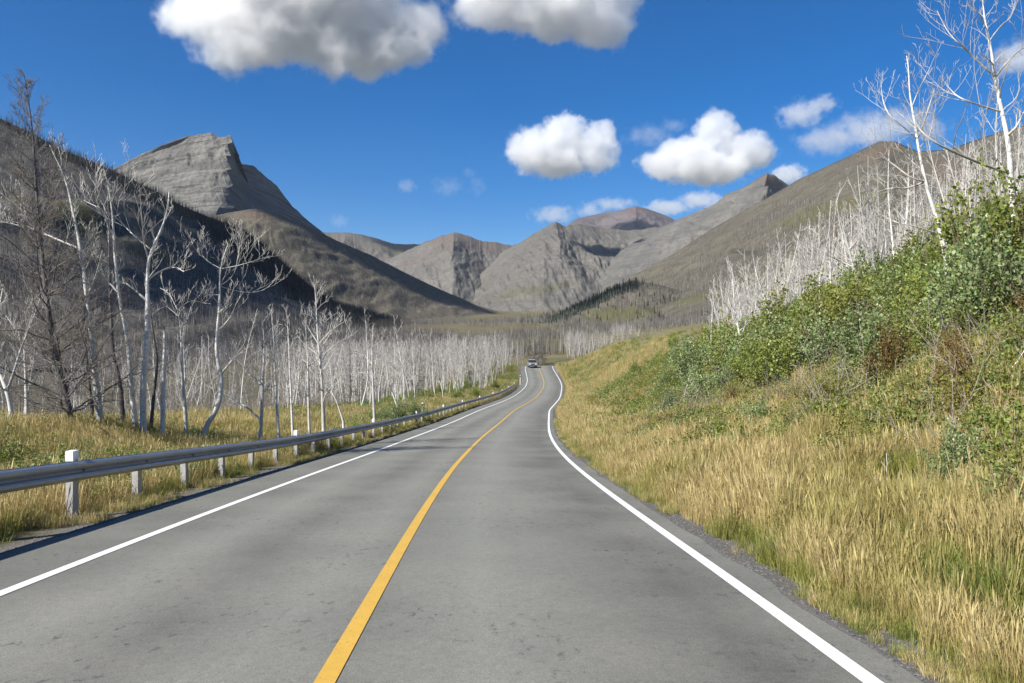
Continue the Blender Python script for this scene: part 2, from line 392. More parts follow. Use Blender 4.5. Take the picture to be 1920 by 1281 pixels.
GREY = make_rock('grey_rock', (.125, .121, .112), (.185, .177, .158), (.10, .097, .09), .9, .006)
GREYB = make_rock('brownish_grey_rock', (.118, .113, .102), (.165, .155, .135), (.09, .087, .08), .35, .004)
GREY2 = make_rock('pale_scree', (.122, .113, .097), (.16, .149, .127), (.09, .088, .082), .28, .004, rust=(.115, .092, .078))
BROWN = make_rock('brown_rock', (.11, .10, .085), (.145, .125, .10), (.09, .085, .072), .3, .004)
PURP = make_rock('purple_rock', (.095, .078, .085), (.125, .105, .108), (.15, .138, .125), .1, .003, rust=(.125, .086, .078))
BURN = make_rock('burnt_slope', (.105, .10, .09), (.14, .132, .115), (.07, .067, .06), 0, .008, streak=.6)
BURN2 = make_rock('grassy_burnt_slope', (.118, .106, .083), (.155, .138, .10), (.075, .07, .056), 0, .005, streak=.45)

mountain('mountain', 'low brown saddle of distant mountains left of the pointed peak', [
  [(560, 440, 6500), (605, 436, 6500), (650, 436, 6500), (680, 440, 6500), (740, 457, 6600), (790, 458, 6600), (860, 470, 6600), (960, 480, 6600)],
  [(560, 500, 5600), (605, 500, 5600), (650, 500, 5600), (680, 500, 5600), (740, 510, 5600), (790, 520, 5600), (860, 530, 5600), (960, 530, 5600)],
  [(560, 600, 4600), (960, 600, 4600)]], BROWN, seed=3, amp=.07, jag=.8, masks=[('green', 760, 470, 50, 8, 0, .4)])
mountain('mountain', 'distant rounded purple brown mountain behind the grey one', [
  [(1040, 440, 8000), (1080, 411, 8000), (1130, 399, 8000), (1165, 394, 8000), (1192, 387, 8000), (1215, 392, 8000), (1245, 403, 8000), (1268, 413, 8000), (1330, 440, 8000)],
  [(1040, 470, 7300), (1080, 428, 7300), (1130, 424, 7200), (1165, 425, 6900), (1192, 420, 6800), (1215, 428, 7000), (1245, 425, 7300), (1268, 428, 7300), (1330, 460, 7300)],
  [(1040, 560, 5800), (1330, 560, 5800)]], PURP, seed=5, amp=.04, jag=.4, masks=[('rust', 1190, 395, 26, 12, 0, .8), ('dark', 1100, 412, 48, 12, -14, .30), ('dark', 1232, 402, 38, 8, 24, .3)])
mountain('mountain', 'pointed brown grey peak in the middle distance at valley head', [
  [(700, 500, 5200), (780, 462, 5200), (820, 445, 5100), (850, 435, 5000), (880, 443, 5050), (905, 452, 5100), (960, 459, 5200), (1000, 455, 5300), (1060, 460, 5300)],
  [(700, 530, 4800), (780, 500, 4700), (820, 480, 4500), (850, 465, 4440), (880, 485, 4580), (905, 495, 4700), (960, 495, 4800), (1000, 500, 4900), (1060, 500, 4900)],
  [(700, 560, 4200), (780, 535, 4100), (850, 520, 3950), (905, 540, 4100), (960, 540, 4200), (1060, 540, 4300)],
  [(700, 610, 3500), (1060, 610, 3500)]], GREY2, n=300, sub=30, seed=8, amp=.035, freq=6, masks=[('rust', 870, 455, 95, 18, 8, .7), ('rust', 800, 480, 60, 10, -20, .4), ('dark', 900, 505, 40, 6, 4, .3)])
mountain('mountain', 'pale grey scree mountain in the centre with forested basin', [
  [(860, 560, 4300), (910, 505, 4400), (945, 470, 4400), (985, 449, 4400), (1015, 430, 4380), (1042, 416, 4370), (1058, 424, 4400), (1085, 420, 4500), (1125, 428, 4600), (1180, 432, 4600), (1240, 425, 4600), (1300, 410, 4600)],
  [(860, 575, 4000), (905, 540, 4000), (945, 505, 4000), (985, 480, 3980), (1020, 462, 3960), (1050, 455, 3950), (1075, 470, 4020), (1100, 470, 4100), (1130, 470, 4180), (1180, 478, 4250), (1240, 465, 4200), (1300, 450, 4200)],
  [(860, 585, 3600), (900, 570, 3600), (945, 545, 3550), (985, 520, 3520), (1020, 505, 3500), (1050, 510, 3520), (1085, 510, 3600), (1120, 520, 3700), (1150, 520, 3700), (1180, 520, 3700), (1240, 520, 3700), (1300, 520, 3700)],
  [(860, 610, 2900), (1300, 610, 2900)]], GREY2, n=360, sub=32, seed=12, amp=.038, freq=6,
  masks=[('green', 1000, 545, 90, 12, -12, .35), ('dark', 1047, 424, 9, 8, 30, .4)])
mountain('mountain', 'far grey pyramid peak at the right under white clouds', [
  [(1120, 500, 4200), (1180, 460, 4200), (1230, 432, 4200), (1268, 413, 4200), (1310, 396, 4200), (1345, 380, 4200), (1360, 364, 4150), (1395, 350, 4100), (1416, 338, 4050), (1438, 324, 4000), (1456, 331, 4050), (1478, 347, 4150), (1520, 375, 4200), (1600, 420, 4200)],
  [(1120, 520, 3900), (1180, 485, 3850), (1230, 460, 3800), (1268, 445, 3750), (1310, 432, 3700), (1345, 420, 3650), (1365, 405, 3600), (1395, 395, 3500), (1416, 380, 3450), (1438, 360, 3650), (1450, 372, 3850), (1478, 380, 4000), (1520, 400, 4000), (1600, 450, 4000)],
  [(1120, 580, 3000), (1600, 560, 3000)]], GREYB, seed=15, amp=.08, freq=3, masks=[('rust', 1438, 330, 20, 9, 20, .7), ('dark', 1456, 345, 26, 5, 28, .25)])
mountain('mountain', 'tall grey cliff topped peak with banded rock face on the left', [
  [(60, 390, 2800), (150, 352, 2750), (222, 312, 2700), (262, 290, 2640), (300, 272, 2560), (330, 262, 2520), (352, 254, 2480), (375, 250, 2450), (398, 250, 2430), (411, 257, 2410), (422, 256, 2380), (432, 255, 2350), (438, 268, 2420), (444, 290, 2500), (450, 305, 2560), (476, 310, 2660), (500, 334, 2760), (520, 350, 2850), (548, 386, 2980), (568, 406, 3060), (610, 440, 3200)],
  [(60, 410, 2740), (150, 375, 2680), (222, 335, 2620), (262, 318, 2550), (300, 303, 2460), (330, 294, 2410), (352, 288, 2370), (375, 284, 2330), (398, 282, 2300), (411, 284, 2280), (420, 282, 2260), (428, 285, 2250), (437, 300, 2350), (446, 318, 2460), (455, 325, 2520), (478, 332, 2630), (502, 350, 2730), (522, 366, 2820), (550, 398, 2940), (570, 416, 3020), (610, 450, 3150)],
  [(60, 450, 2560), (150, 410, 2480), (222, 370, 2400), (262, 355, 2330), (300, 345, 2250), (330, 338, 2190), (352, 333, 2140), (375, 330, 2100), (398, 328, 2080), (411, 328, 2070), (420, 326, 2060), (430, 328, 2060), (442, 340, 2200), (454, 352, 2350), (467, 362, 2450), (486, 368, 2560), (510, 382, 2660), (529, 394, 2740), (554, 412, 2830), (577, 430, 2900), (612, 460, 3000)],
  [(60, 520, 2200), (150, 480, 2130), (222, 440, 2080), (262, 425, 2030), (300, 412, 1970), (330, 402, 1920), (352, 396, 1880), (375, 390, 1850), (398, 386, 1830), (411, 388, 1830), (420, 390, 1850), (436, 392, 1900), (452, 395, 2000), (466, 398, 2120), (480, 402, 2230), (500, 408, 2340), (520, 418, 2430), (540, 428, 2500), (562, 445, 2560), (584, 460, 2600), (620, 490, 2600)],
  [(60, 640, 1500), (330, 560, 1500), (620, 600, 1700)]], GREY, n=640, sub=46, seed=21, amp=.016, freq=6, jag=1.5, terr=26)
G9, W9 = mountain('mountain', 'bare brown shoulder running down right from the cliff peak', [
  [(330, 440, 1700), (400, 405, 1720), (440, 397, 1740), (480, 391, 1750), (500, 396, 1760), (560, 418, 1800), (610, 441, 1850), (660, 464, 1900), (690, 476, 1950), (760, 512, 2080), (830, 545, 2250), (890, 570, 2450), (960, 592, 2600)],
  [(330, 470, 1600), (400, 440, 1590), (440, 432, 1590), (480, 430, 1590), (510, 436, 1600), (570, 460, 1640), (620, 485, 1700), (660, 505, 1760), (700, 522, 1800), (760, 545, 1900), (830, 566, 2050), (890, 582, 2200), (960, 598, 2400)],
  [(330, 560, 1250), (480, 540, 1300), (620, 560, 1400), (760, 588, 1600), (960, 610, 1900)],
  [(330, 660, 950), (960, 650, 1000)]], BURN2, seed=25, amp=.05, freq=4, jag=.5,
  masks=[('rust', 480, 405, 45, 12, 0, .35), ('green', 560, 560, 60, 14, 10, .3)])
G7, W7 = mountain('mountain', 'long brown hillside descending from the upper right', [
  [(1080, 590, 1700), (1180, 520, 1750), (1260, 478, 1800), (1330, 432, 1850), (1400, 392, 1850), (1450, 365, 1800), (1500, 335, 1750), (1545, 314, 1700), (1600, 288, 1650), (1650, 264, 1600), (1680, 266, 1600), (1720, 284, 1550), (1780, 280, 1450), (1830, 262, 1350), (1880, 246, 1250), (1960, 225, 1200), (2150, 150, 1150), (2500, 60, 1100)],
  [(1080, 600, 1400), (1180, 560, 1450), (1260, 520, 1480), (1330, 480, 1450), (1400, 445, 1430), (1450, 420, 1400), (1500, 396, 1300), (1545, 378, 1230), (1600, 360, 1180), (1650, 350, 1150), (1680, 352, 1180), (1720, 360, 1150), (1780, 350, 1060), (1830, 335, 990), (1880, 320, 900), (1960, 300, 850), (2150, 240, 800), (2500, 150, 750)],
  [(1080, 612, 950), (1180, 590, 950), (1330, 545, 900), (1500, 490, 850), (1650, 460, 800), (1780, 450, 750), (1960, 420, 600), (2500, 300, 500)],
  [(1080, 680, 480), (1500, 640, 450), (1960, 560, 350), (2500, 560, 300)]], BURN2, n=300, seed=31, amp=.04, freq=4, jag=.5, curve=1,
  masks=[('rust', 1655, 285, 60, 12, -20, .5), ('green', 1560, 400, 120, 16, -18, .55), ('green', 1430, 520, 80, 18, -20, .5), ('dark', 1390, 478, 30, 8, 10, .4), ('green', 1300, 560, 60, 10, -8, .5), ('rust', 1750, 330, 60, 30, 0, .25)])
G10, W10 = mountain('mountain', 'low wooded ridge in the valley dark with conifers', [
  [(900, 606, 1300), (960, 600, 1290), (1010, 592, 1270), (1060, 580, 1240), (1110, 558, 1200), (1150, 534, 1180), (1190, 527, 1160), (1230, 533, 1150), (1290, 548, 1100), (1340, 566, 1050), (1420, 585, 1000)],
  [(900, 612, 1100), (960, 609, 1080), (1010, 606, 1050), (1060, 600, 1020), (1110, 590, 980), (1150, 578, 950), (1190, 570, 930), (1230, 572, 920), (1290, 580, 900), (1340, 592, 850), (1420, 600, 800)],
  [(900, 640, 700), (1420, 640, 600)]], BURN2, n=160, seed=35, amp=.05, freq=4, jag=.3,
  masks=[('dark', 1130, 560, 110, 11, -23, .25), ('green', 1170, 588, 90, 12, -4, .7), ('dark', 1300, 570, 60, 10, 8, .3)])
G8, W8 = mountain('mountain', 'near hillside of burnt forest sloping down from the left', [
  [(-500, 20, 700), (-300, 90, 720), (-120, 170, 740), (0, 222, 760), (60, 250, 770), (110, 277, 790), (170, 302, 800), (230, 328, 820), (290, 358, 850), (340, 386, 870), (400, 410, 900), (450, 428, 930), (490, 455, 960), (530, 492, 1000), (580, 535, 1060), (630, 570, 1100), (680, 592, 1150), (740, 602, 1200), (860, 608, 1250)],
  [(-500, 200, 500), (-300, 260, 520), (-120, 320, 545), (0, 350, 560), (60, 365, 570), (110, 385, 590), (170, 400, 610), (230, 420, 630), (290, 440, 650), (340, 460, 680), (400, 485, 700), (450, 505, 740), (490, 525, 780), (530, 550, 820), (580, 575, 880), (630, 595, 920), (680, 605, 960), (740, 612, 1000), (860, 616, 1050)],
  [(-500, 480, 350), (-300, 490, 370), (-120, 500, 390), (0, 520, 400), (170, 560, 430), (340, 590, 480), (490, 610, 540), (630, 620, 620), (860, 630, 760)],
  [(-500, 700, 240), (-120, 705, 250), (170, 705, 265), (340, 700, 290), (490, 690, 330), (630, 670, 420), (860, 655, 560)]], BURN, n=300, seed=41, amp=.05, freq=5, jag=.4, curve=1,
  masks=[('dark', 200, 322, 280, 17, 27, .8), ('dark', 480, 470, 200, 34, 36, .95), ('green', 140, 405, 60, 22, 20, .8), ('green', 40, 375, 40, 14, 20, .6), ('green', 300, 480, 90, 18, 25, .35), ('green', 100, 640, 120, 20, 0, .4), ('rust', 260, 700, 90, 8, 0, .5)])

# ------------------------------------------------------------------ standing timber on the far slopes: one mass per slope
def make_wood(name, a, b_):
    m, nt, b = mat(name); b.inputs['Roughness'].default_value = .9
    nt.links.new(mixc(nt, attr(nt, 'tone'), a, b_), b.inputs['Base Color']); return m
BWOOD = make_wood('burnt_timber', (.05, .046, .042), (.26, .24, .21)); DWOOD = make_wood('black_timber', (.014, .014, .013), (.085, .08, .072))
CONW = make_wood('conifer_green', (.012, .022, .014), (.03, .045, .024))
def spikes(pts, h, r, tone, conif=False):
    n = len(pts); k = 3; V = []; 
    ang = rng.uniform(0, 6.3, n)
    lean = rng.normal(0, .06, (n, 2))*h[:, None]
    for i in range(k):
        a = ang+i*2*np.pi/k
        V.append(np.stack([pts[:, 0]+np.cos(a)*r, pts[:, 1]+np.sin(a)*r, pts[:, 2]-.6+(h*.12 if conif else 0)], -1))
    V.append(np.stack([pts[:, 0]+lean[:, 0], pts[:, 1]+lean[:, 1], pts[:, 2]+h], -1))
    V = np.stack(V, 1).reshape(-1, 3); b = np.arange(n)*4
    Fc = np.concatenate([np.stack([b+i, b+(i+1) % k, b+3], 1) for i in range(k)])
    return V, Fc, np.repeat(tone, 4)
def sample(G, W, n, vmax=None, dens=None):
    a, b, _ = W.shape; out = []; px = []
    while sum(map(len, out)) < n:
        i = rng.uniform(0, a-1.001, n); j = rng.uniform(0, b-1.001, n); ii = i.astype(int); jj = j.astype(int); fi = (i-ii)[:, None]; fj = (j-jj)[:, None]
        def L(A): return (A[ii, jj]*(1-fi)+A[ii+1, jj]*fi)*(1-fj)+(A[ii, jj+1]*(1-fi)+A[ii+1, jj+1]*fi)*fj
        p = L(W); g = L(G); d = dens(g[:, 0], g[:, 1]); keep = (rng.uniform(size=n) < d)
        out.append(p[keep]); px.append(g[keep])
    return np.concatenate(out)[:n], np.concatenate(px)[:n]
def ell(x, y, px, py, ax, ay, ang):
    ca, sa = math.cos(R(ang)), math.sin(R(ang)); dx = x-px; dy = y-py
    return 1-sstep(.7, 1.15, np.hypot((dx*ca+dy*sa)/ax, (-dx*sa+dy*ca)/ay))
def forest(name, label, G, W, n, hr, rr, m, dens, tone=(0, 1), conif=False, cat='forest'):
    p, g = sample(G, W, n, dens=dens); h = rng.uniform(*hr, n); r = rng.uniform(*rr, n)
    V, Fc, tn = spikes(p, h, r, rng.uniform(*tone, n)**1.5, conif)
    o = link(name, mesh(name, V, Fc, False, {'tone': tn}), m); tag(o, label, cat, kind='stuff')
D8 = lambda x, y: ((ell(x, y, 200, 322, 280, 17, 27)+ell(x, y, 480, 470, 200, 34, 36)+ell(x, y, 640, 585, 120, 20, 14)) > .3)*1.0  # charred ridge band; the last ellipse puts cloud shade at the foot into black timber
forest('burnt_forest', 'grey burnt forest covering the hillside on the left', G8, W8, 15000, (4, 9), (.09, .18), BWOOD, lambda x, y: (.25+.75*(fbm(x*.02, y*.03, 77, 3) > -.15)*(1-.9*ell(x, y, 140, 405, 60, 22, 20)))*(1-D8(x, y))*(y < 690))
forest('black_forest', 'black burnt timber along the left ridge, its lower end also blackened for cloud shade', G8, W8, 11000, (6, 12), (.15, .28), DWOOD, D8)
forest('burnt_forest', 'thin grey burnt trees on the brown shoulder', G9, W9, 6000, (5, 10), (.15, .3), BWOOD, lambda x, y: .2+.8*(fbm(x*.015, y*.03, 79, 3) > 0)*(y > 430))
forest('burnt_forest', 'thin burnt trees scattered over the right hillside', G7, W7, 9000, (7, 12), (.2, .4), BWOOD, lambda x, y: .12+.88*(fbm(x*.012, y*.03, 83, 3) > .05)*(y > 330))
forest('conifer_wood', 'dark conifers along the low ridge in the valley', G10, W10, 900, (4, 10), (.7, 1.4), CONW, lambda x, y: ell(x, y, 1120, 565, 120, 10, -24)*.9+.03, conif=True)
forest('burnt_forest', 'grey burnt trees on the low valley ridge', G10, W10, 1800, (8, 13), (.2, .4), BWOOD, lambda x, y: x*0+.5)
n_ = 26000; yv = rng.uniform(300, 1250, n_); xv = rng.uniform(-.30, .36, n_)*yv
kp = (fbm(xv*.006, yv*.004, 99, 3) > -.17+.2*(yv < 480)); xv = xv[kp]; yv = yv[kp]; n_ = len(xv)
V, Fc, tn = spikes(np.stack([xv, yv, ground(xv, yv)], 1), rng.uniform(5, 10, n_), rng.uniform(.10, .24, n_), rng.uniform(0, 1, n_)**1.2)
tag(link('burnt_forest', mesh('burnt_forest', V, Fc, False, {'tone': tn}), BWOOD), 'thin grey burnt trees covering the middle of the valley', 'forest', kind='stuff')
# ------------------------------------------------------------------ dead trees
def tube(path, rad, sides):
    p = np.asarray(path, float); n = len(p); rad = np.asarray(rad, float)
    t = np.gradient(p, axis=0); t /= np.linalg.norm(t, axis=1)[:, None]+1e-9
    ref = np.array([1., 0, 0]) if abs(t[0, 0]) < .8 else np.array([0, 1., 0])
    a = np.cross(t, ref); a /= np.linalg.norm(a, axis=1)[:, None]+1e-9; b = np.cross(t, a)
    th = np.arange(sides)*2*np.pi/sides
    V = p[:, None]+rad[:, None, None]*(np.cos(th)[None, :, None]*a[:, None]+np.sin(th)[None, :, None]*b[:, None])
    i = np.repeat(np.arange(n-1), sides); j = np.tile(np.arange(sides), n-1); k = (j+1) % sides
    Q = np.stack([i*sides+j, i*sides+k, (i+1)*sides+k, (i+1)*sides+j], 1)
    return V.reshape(-1, 3), Q
def join(tubes):
    Vs = []; Qs = []; c = 0
    for V, Q in tubes: Vs.append(V); Qs.append(Q+c); c += len(V)
    return np.concatenate(Vs), np.concatenate(Qs)
def resamp(path, n):
    p = np.asarray(path, float); d = np.r_[0, np.cumsum(np.linalg.norm(np.diff(p, axis=0), axis=1))]
    s = np.linspace(0, d[-1], n); q = np.stack([np.interp(s, d, p[:, k]) for k in range(3)], 1)
    for _ in range(2): q[1:-1] = .25*q[:-2]+.5*q[1:-1]+.25*q[2:]
    return q
def unit(v): return v/(np.linalg.norm(v)+1e-9)
def shoot(p0, d0, ln, r0, r, up=.25, wob=.18, seg=5):
    pts = [np.array(p0)]; d = unit(np.array(d0, float))
    for i in range(seg):
        d = unit(d+r.normal(0, wob, 3)+np.array([0, 0, up*.3])); pts.append(pts[-1]+d*ln/seg)
    return np.array(pts), np.linspace(r0, max(.0035, r0*.3), seg+1)
def foliate(path, rad, r, lvl, out, up, dens=1., start=.25, lenf=.5, rmin=.0052, spread=.8):
    """side shoots along a path; lvl counts how many more generations grow"""
    p = np.asarray(path); L = np.linalg.norm(np.diff(p, axis=0), axis=1).sum()
    n = max(2, int(dens*(3+L*2.6)));
    for k in range(n):
        f = start+(1-start)*(k+r.uniform(.1, .9))/n; i = min(int(f*(len(p)-1)), len(p)-2); q = f*(len(p)-1)-i
        b = p[i]*(1-q)+p[i+1]*q; t = unit(p[i+1]-p[i]); rr = rad[i]*(1-q)+rad[i+1]*q
        a = r.normal(0, 1, 3); a = unit(a-t*a.dot(t)); d = unit(t*.75+a*spread+np.array([0, 0, up]))
        ln = L*lenf*(1.1-.6*f)*r.uniform(.55, 1.25)
        if ln < .1: ln = .1
        c, cr = shoot(b, d, ln, max(rmin, rr*.42), r, up, .14, 4 if lvl else 3)
        out.append(tube(c, np.maximum(cr, rmin*.6), 4 if lvl > 1 else 3))
        if lvl > 0: foliate(c, cr, r, lvl-1, out, up, dens, .2, lenf*1.05, rmin, spread)

def hero(name, label, cat, path, d, r0, limbs, seed, bark=BARK, twig=TWIG, tip=.12, dens=1., crown=(.45, 14), lmax=.22, up=.42, lvl=2, group=None, sink=True, conif=False, droop=0):
    """a tree whose trunk and main limbs follow given lines; path from the ground up"""
    r = np.random.default_rng(seed)
    dw = np.cumsum(r.normal(0, .10, len(path))); W = np.array([P(x, y, d+dw[i]) for i, (x, y) in enumerate(path)])
    g = float(ground(W[0, 0], W[0, 1]))
    if W[0, 2] > g-.1: W = np.concatenate([[[W[0, 0]-.0*(W[1, 0]-W[0, 0]), W[0, 1], g-.25]], W])
    base = np.array([W[0, 0], W[0, 1], float(ground(W[0, 0], W[0, 1]))])
    if W[0, 2] < base[2]-.8:
        pass
    T = resamp(W, 26); H = T[-1, 2]-T[0, 2]; fr = np.linspace(0, 1, 26); rad = r0*(1-(1-tip)*fr)*(1+.12*np.exp(-fr*30)); rad *= 1+r.normal(0, .04, 26)
    t = empty(name, base); tag(t, label, cat, group)
    V, Q = tube(T-base, rad, 9); link('trunk', mesh('trunk', V, Q, True), bark, t)
    for lp in limbs:
        m = np.array([P(x, y, d+k*r.choice([-1, 1])*.25) for k, (x, y) in enumerate(lp)])
        i = np.argmin(np.linalg.norm(T-m[0], axis=1)); m[0] = T[i]
        m = resamp(m, 12); rr = np.linspace(rad[i]*.62, max(.008, rad[i]*.18), 12)
        out = [tube(m-base, rr, 6)]; foliate(m-base, rr, r, lvl, out, up, dens*.8, .12, .5)
        V, Q = join(out); link('limb', mesh('limb', V, Q, True), twig, t)
    c0, cn = crown
    for k in range(cn):
        f = c0+(1-c0)*(k+r.uniform(0, 1))/cn; i = min(int(f*25), 24); az = r.uniform(0, 6.28)
        if conif: L = H*lmax*(1.13-f)*r.uniform(.7, 1.2)/.8; dr = np.array([math.cos(az), math.sin(az), .25+.9*f-droop])
        else: L = H*lmax*(1.15-.65*(f-c0)/(1-c0))*r.uniform(.5, 1.2); dr = np.array([math.cos(az), math.sin(az), .75+.5*f])
        m, rr = shoot(T[i], dr, L, max(.009, rad[i]*(.32 if conif else .45)), r, up, .16, 7)
        out = [tube(m-base, rr, 5)]; foliate(m-base, rr, r, lvl if not conif else 1, out, up*.8, dens*(.8 if not conif else 1.35), .12, .5 if not conif else .4)
        V, Q = join(out); link('limb', mesh('limb', V, Q, True), twig, t)
    return t

def proto_tree(h, seed, thin=False, spruce=False, full=False):
    r = np.random.default_rng(seed)
    p = [np.array([0, 0, -.3])]; d = unit(np.array([r.normal(0, .07), r.normal(0, .07), 1]))
    for k in range(12):
        d = unit(d+np.r_[r.normal(0, .07 if not spruce else .015, 2), .12]); p.append(p[-1]+d*(h+.3)/12)
    T = resamp(p, 16); r0 = h*.0088*(.8 if thin else 1.); rad = r0*(1-.82*np.linspace(0, 1, 16))
    tr = mesh('trunk', *tube(T, rad, 6), True)
    out = []
    n = int(r.integers(9, 16)) if not spruce else 34
    for k in range(n):
        f = .30+.7*(k+r.uniform(0, 1))/n if not spruce else .12+.88*(k+r.uniform(0, 1))/n
        i = min(int(f*15), 14); az = r.uniform(0, 6.28)
        L = h*.25*(1.15-.75*f)*r.uniform(.5, 1.25) if not spruce else h*.2*(1.05-f)*r.uniform(.7, 1.2)
        dr = np.array([math.cos(az), math.sin(az), .5+.7*f]) if not spruce else np.array([math.cos(az), math.sin(az), -.15+.6*f])
        m, rr = shoot(T[i], dr, L, max(.014, rad[i]*.5), r, .35 if not spruce else .1, .2, 5); rr = np.maximum(rr, .009 if not full else .035)
        out.append(tube(m, rr, 4)); foliate(m, rr, r, 1 if not thin else 0, out, .3 if not spruce else 0, .75, .2, .42, .010 if not full else .035)
    return tr, mesh('crown', *join(out), True)

ASPENS = [proto_tree(h, 100+i) for i, h in enumerate([8.4, 9.2, 7.6, 9.8, 8.8, 7.2, 10.2, 8.0])]
THIN = [proto_tree(h, 140+i, True) for i, h in enumerate([7.8, 8.6, 6.8, 9.4])]
SNAG = [proto_tree(h, 160+i, False, True) for i, h in enumerate([10.5, 9, 7.5])]
for me in [a for t in ASPENS+THIN for a in t]: me.materials.append(BARK if me.name.startswith('trunk') else TWIG)
FULL = [proto_tree(h, 170+i, False, True, True) for i, h in enumerate([10.5, 9, 8])]
for a, b in FULL: a.materials.append(CHAR); b.materials.append(CHAR)
for a, b in SNAG: a.materials.append(CHAR); b.materials.append(CHART)

def place_tree(name, label, cat, group, pr, x, y, s=1., rz_=None, lean=0.):
    z = float(ground(x, y)); t = empty(name, (x, y, z), rng.uniform(0, 6.28) if rz_ is None else rz_)
    t.rotation_euler[0] = rng.normal(0, .035)+lean; t.rotation_euler[1] = rng.normal(0, .035); t.scale = (s*rng.uniform(.9, 1.1), s*rng.uniform(.9, 1.1), s)
    tag(t, label, cat, group); link('trunk', pr[0], None, t); link('crown', pr[1], None, t); return t

# -- the near trees one can tell apart, left of the road
TL = 'dead tree'
hero('burnt_spruce', 'tallest dark burnt spruce with fine upswept branches at the far left', TL, [(134, 790), (116, 707), (97, 644), (90, 576), (80, 490), (74, 423), (66, 330), (63, 262), (54, 190), (45, 140)], 23, .115, [], 1, CHAR, CHART, .07, 1.25, (.08, 88), .25, .22, conif=True)
hero('dead_aspen', 'tall white leaning aspen with a long bare limb reaching left', TL, [(189, 792), (180, 719), (172, 632), (163, 552), (154, 488), (142, 416), (133, 380), (122, 323), (106, 305), (93, 272)], 24, .115, [[(151, 477), (120, 455), (83, 438), (40, 420), (0, 409)], [(122, 323), (112, 285), (104, 262)], [(163, 552), (180, 520), (192, 470)]], 2, crown=(.55, 8), lmax=.14)
hero('dead_aspen', 'slender pale aspen with a sinuous trunk and a forked thin top', TL, [(255, 806), (245, 715), (240, 632), (225, 569), (223, 556), (215, 477), (212, 412), (206, 359), (196, 320)], 25, .10, [[(213, 420), (190, 400), (160, 385)], [(223, 556), (205, 530), (180, 505)]], 3, crown=(.6, 7), lmax=.11)
hero('burnt_aspen', 'crooked aspen white below with a charred black top', TL, [(232, 800), (225, 711), (210, 662), (209, 595), (205, 530), (205, 459), (206, 402), (198, 365)], 25.6, .085, [], 4, bark=CHAR, crown=(.6, 5), lmax=.09)
hero('dead_aspen', 'large white aspen forking high into two limbs like a Y', TL, [(268, 800), (268, 726), (275, 651), (277, 584), (276, 527), (277, 491), (280, 470), (295, 450), (303, 430), (316, 395), (317, 360)], 25, .125,
  [[(277, 491), (269, 456), (268, 423), (264, 390), (262, 350)], [(272, 470), (245, 440), (223, 409), (190, 392), (157, 376)], [(276, 560), (258, 548), (235, 530)], [(277, 520), (300, 505), (330, 500), (345, 510)]], 5, crown=(.6, 9), lmax=.13)
hero('burnt_aspen', 'blackened leaning trunk beside the large forked aspen', TL, [(283, 800), (288, 745), (296, 675), (285, 606), (280, 560)], 26, .075, [], 6, bark=CHAR, crown=(.7, 4), lmax=.08)
hero('dead_aspen', 'short broken white snag with a scorched black tip', TL, [(305, 805), (306, 750), (307, 707), (309, 660), (309, 621)], 25, .085, [], 7, tip=.6, crown=(.9, 1), lmax=.05)
hero('dead_aspen', 'medium white aspen topped by a flat spreading crown', TL, [(349, 795), (346, 750), (341, 689), (339, 614), (331, 572)], 27, .08, [[(333, 580), (310, 572), (285, 590)], [(331, 572), (355, 560), (380, 568), (395, 570)], [(340, 614), (352, 600), (358, 575)], [(331, 572), (318, 550), (300, 540)]], 8, crown=(.75, 5), lmax=.16)
hero('dead_aspen', 'white aspen with a bowed sideways base and wide curling crown', TL, [(382, 800), (392, 788), (405, 776), (414, 745), (418, 704), (406, 681), (405, 644), (410, 595), (413, 539), (411, 506), (420, 480), (427, 459)], 26, .105,
  [[(418, 704), (431, 681), (442, 667), (457, 660)], [(411, 506), (392, 493), (377, 477), (378, 462)], [(414, 540), (438, 520), (445, 491), (452, 441)], [(414, 540), (445, 547), (480, 550), (505, 540), (522, 512)], [(410, 560), (385, 552), (365, 545)], [(412, 510), (440, 500), (475, 490), (505, 480)], [(410, 595), (425, 575), (430, 560)]], 9, crown=(.6, 9), lmax=.2)
hero('dead_aspen', 'thin white aspen bending over just behind the rail', TL, [(487, 822), (491, 775), (493, 707), (496, 647), (492, 600)], 27, .08, [[(487, 790), (465, 765), (443, 752), (430, 748)], [(493, 720), (475, 705), (455, 700)], [(493, 735), (508, 728), (520, 720)]], 10, crown=(.5, 12), lmax=.2)
hero('dead_aspen', 'straight thin aspen second to the right of the bowed one', TL, [(523, 820), (517, 730), (513, 632), (508, 580)], 28, .062, [], 11, crown=(.5, 11), lmax=.16)
hero('dead_aspen', 'straight bare aspen pole with few twigs beside the rail', TL, [(549, 815), (545, 726), (540, 617), (537, 580)], 30, .06, [], 12, crown=(.6, 7), lmax=.12)
hero('dead_aspen', 'bushy crowned white aspen standing above its neighbours at centre left', TL, [(607, 795), (604, 720), (596, 632), (592, 560), (590, 533)], 33, .10, [[(597, 640), (575, 610), (560, 590)], [(598, 650), (620, 620), (650, 600)], [(603, 700), (575, 680), (555, 665)]], 13, crown=(.3, 22), lmax=.24)
hero('dead_aspen', 'white aspen with a long straight limb slanting up to the right', TL, [(580, 806), (578, 735), (577, 662), (572, 600)], 32, .07, [[(577, 690), (600, 670), (630, 645), (660, 625)]], 14, crown=(.4, 11), lmax=.18)
hero('dead_aspen', 'leaning white trunk fallen against its neighbours near the rail', TL, [(644, 790), (630, 750), (618, 728)], 36, .085, [], 15, crown=(.8, 3), lmax=.2)
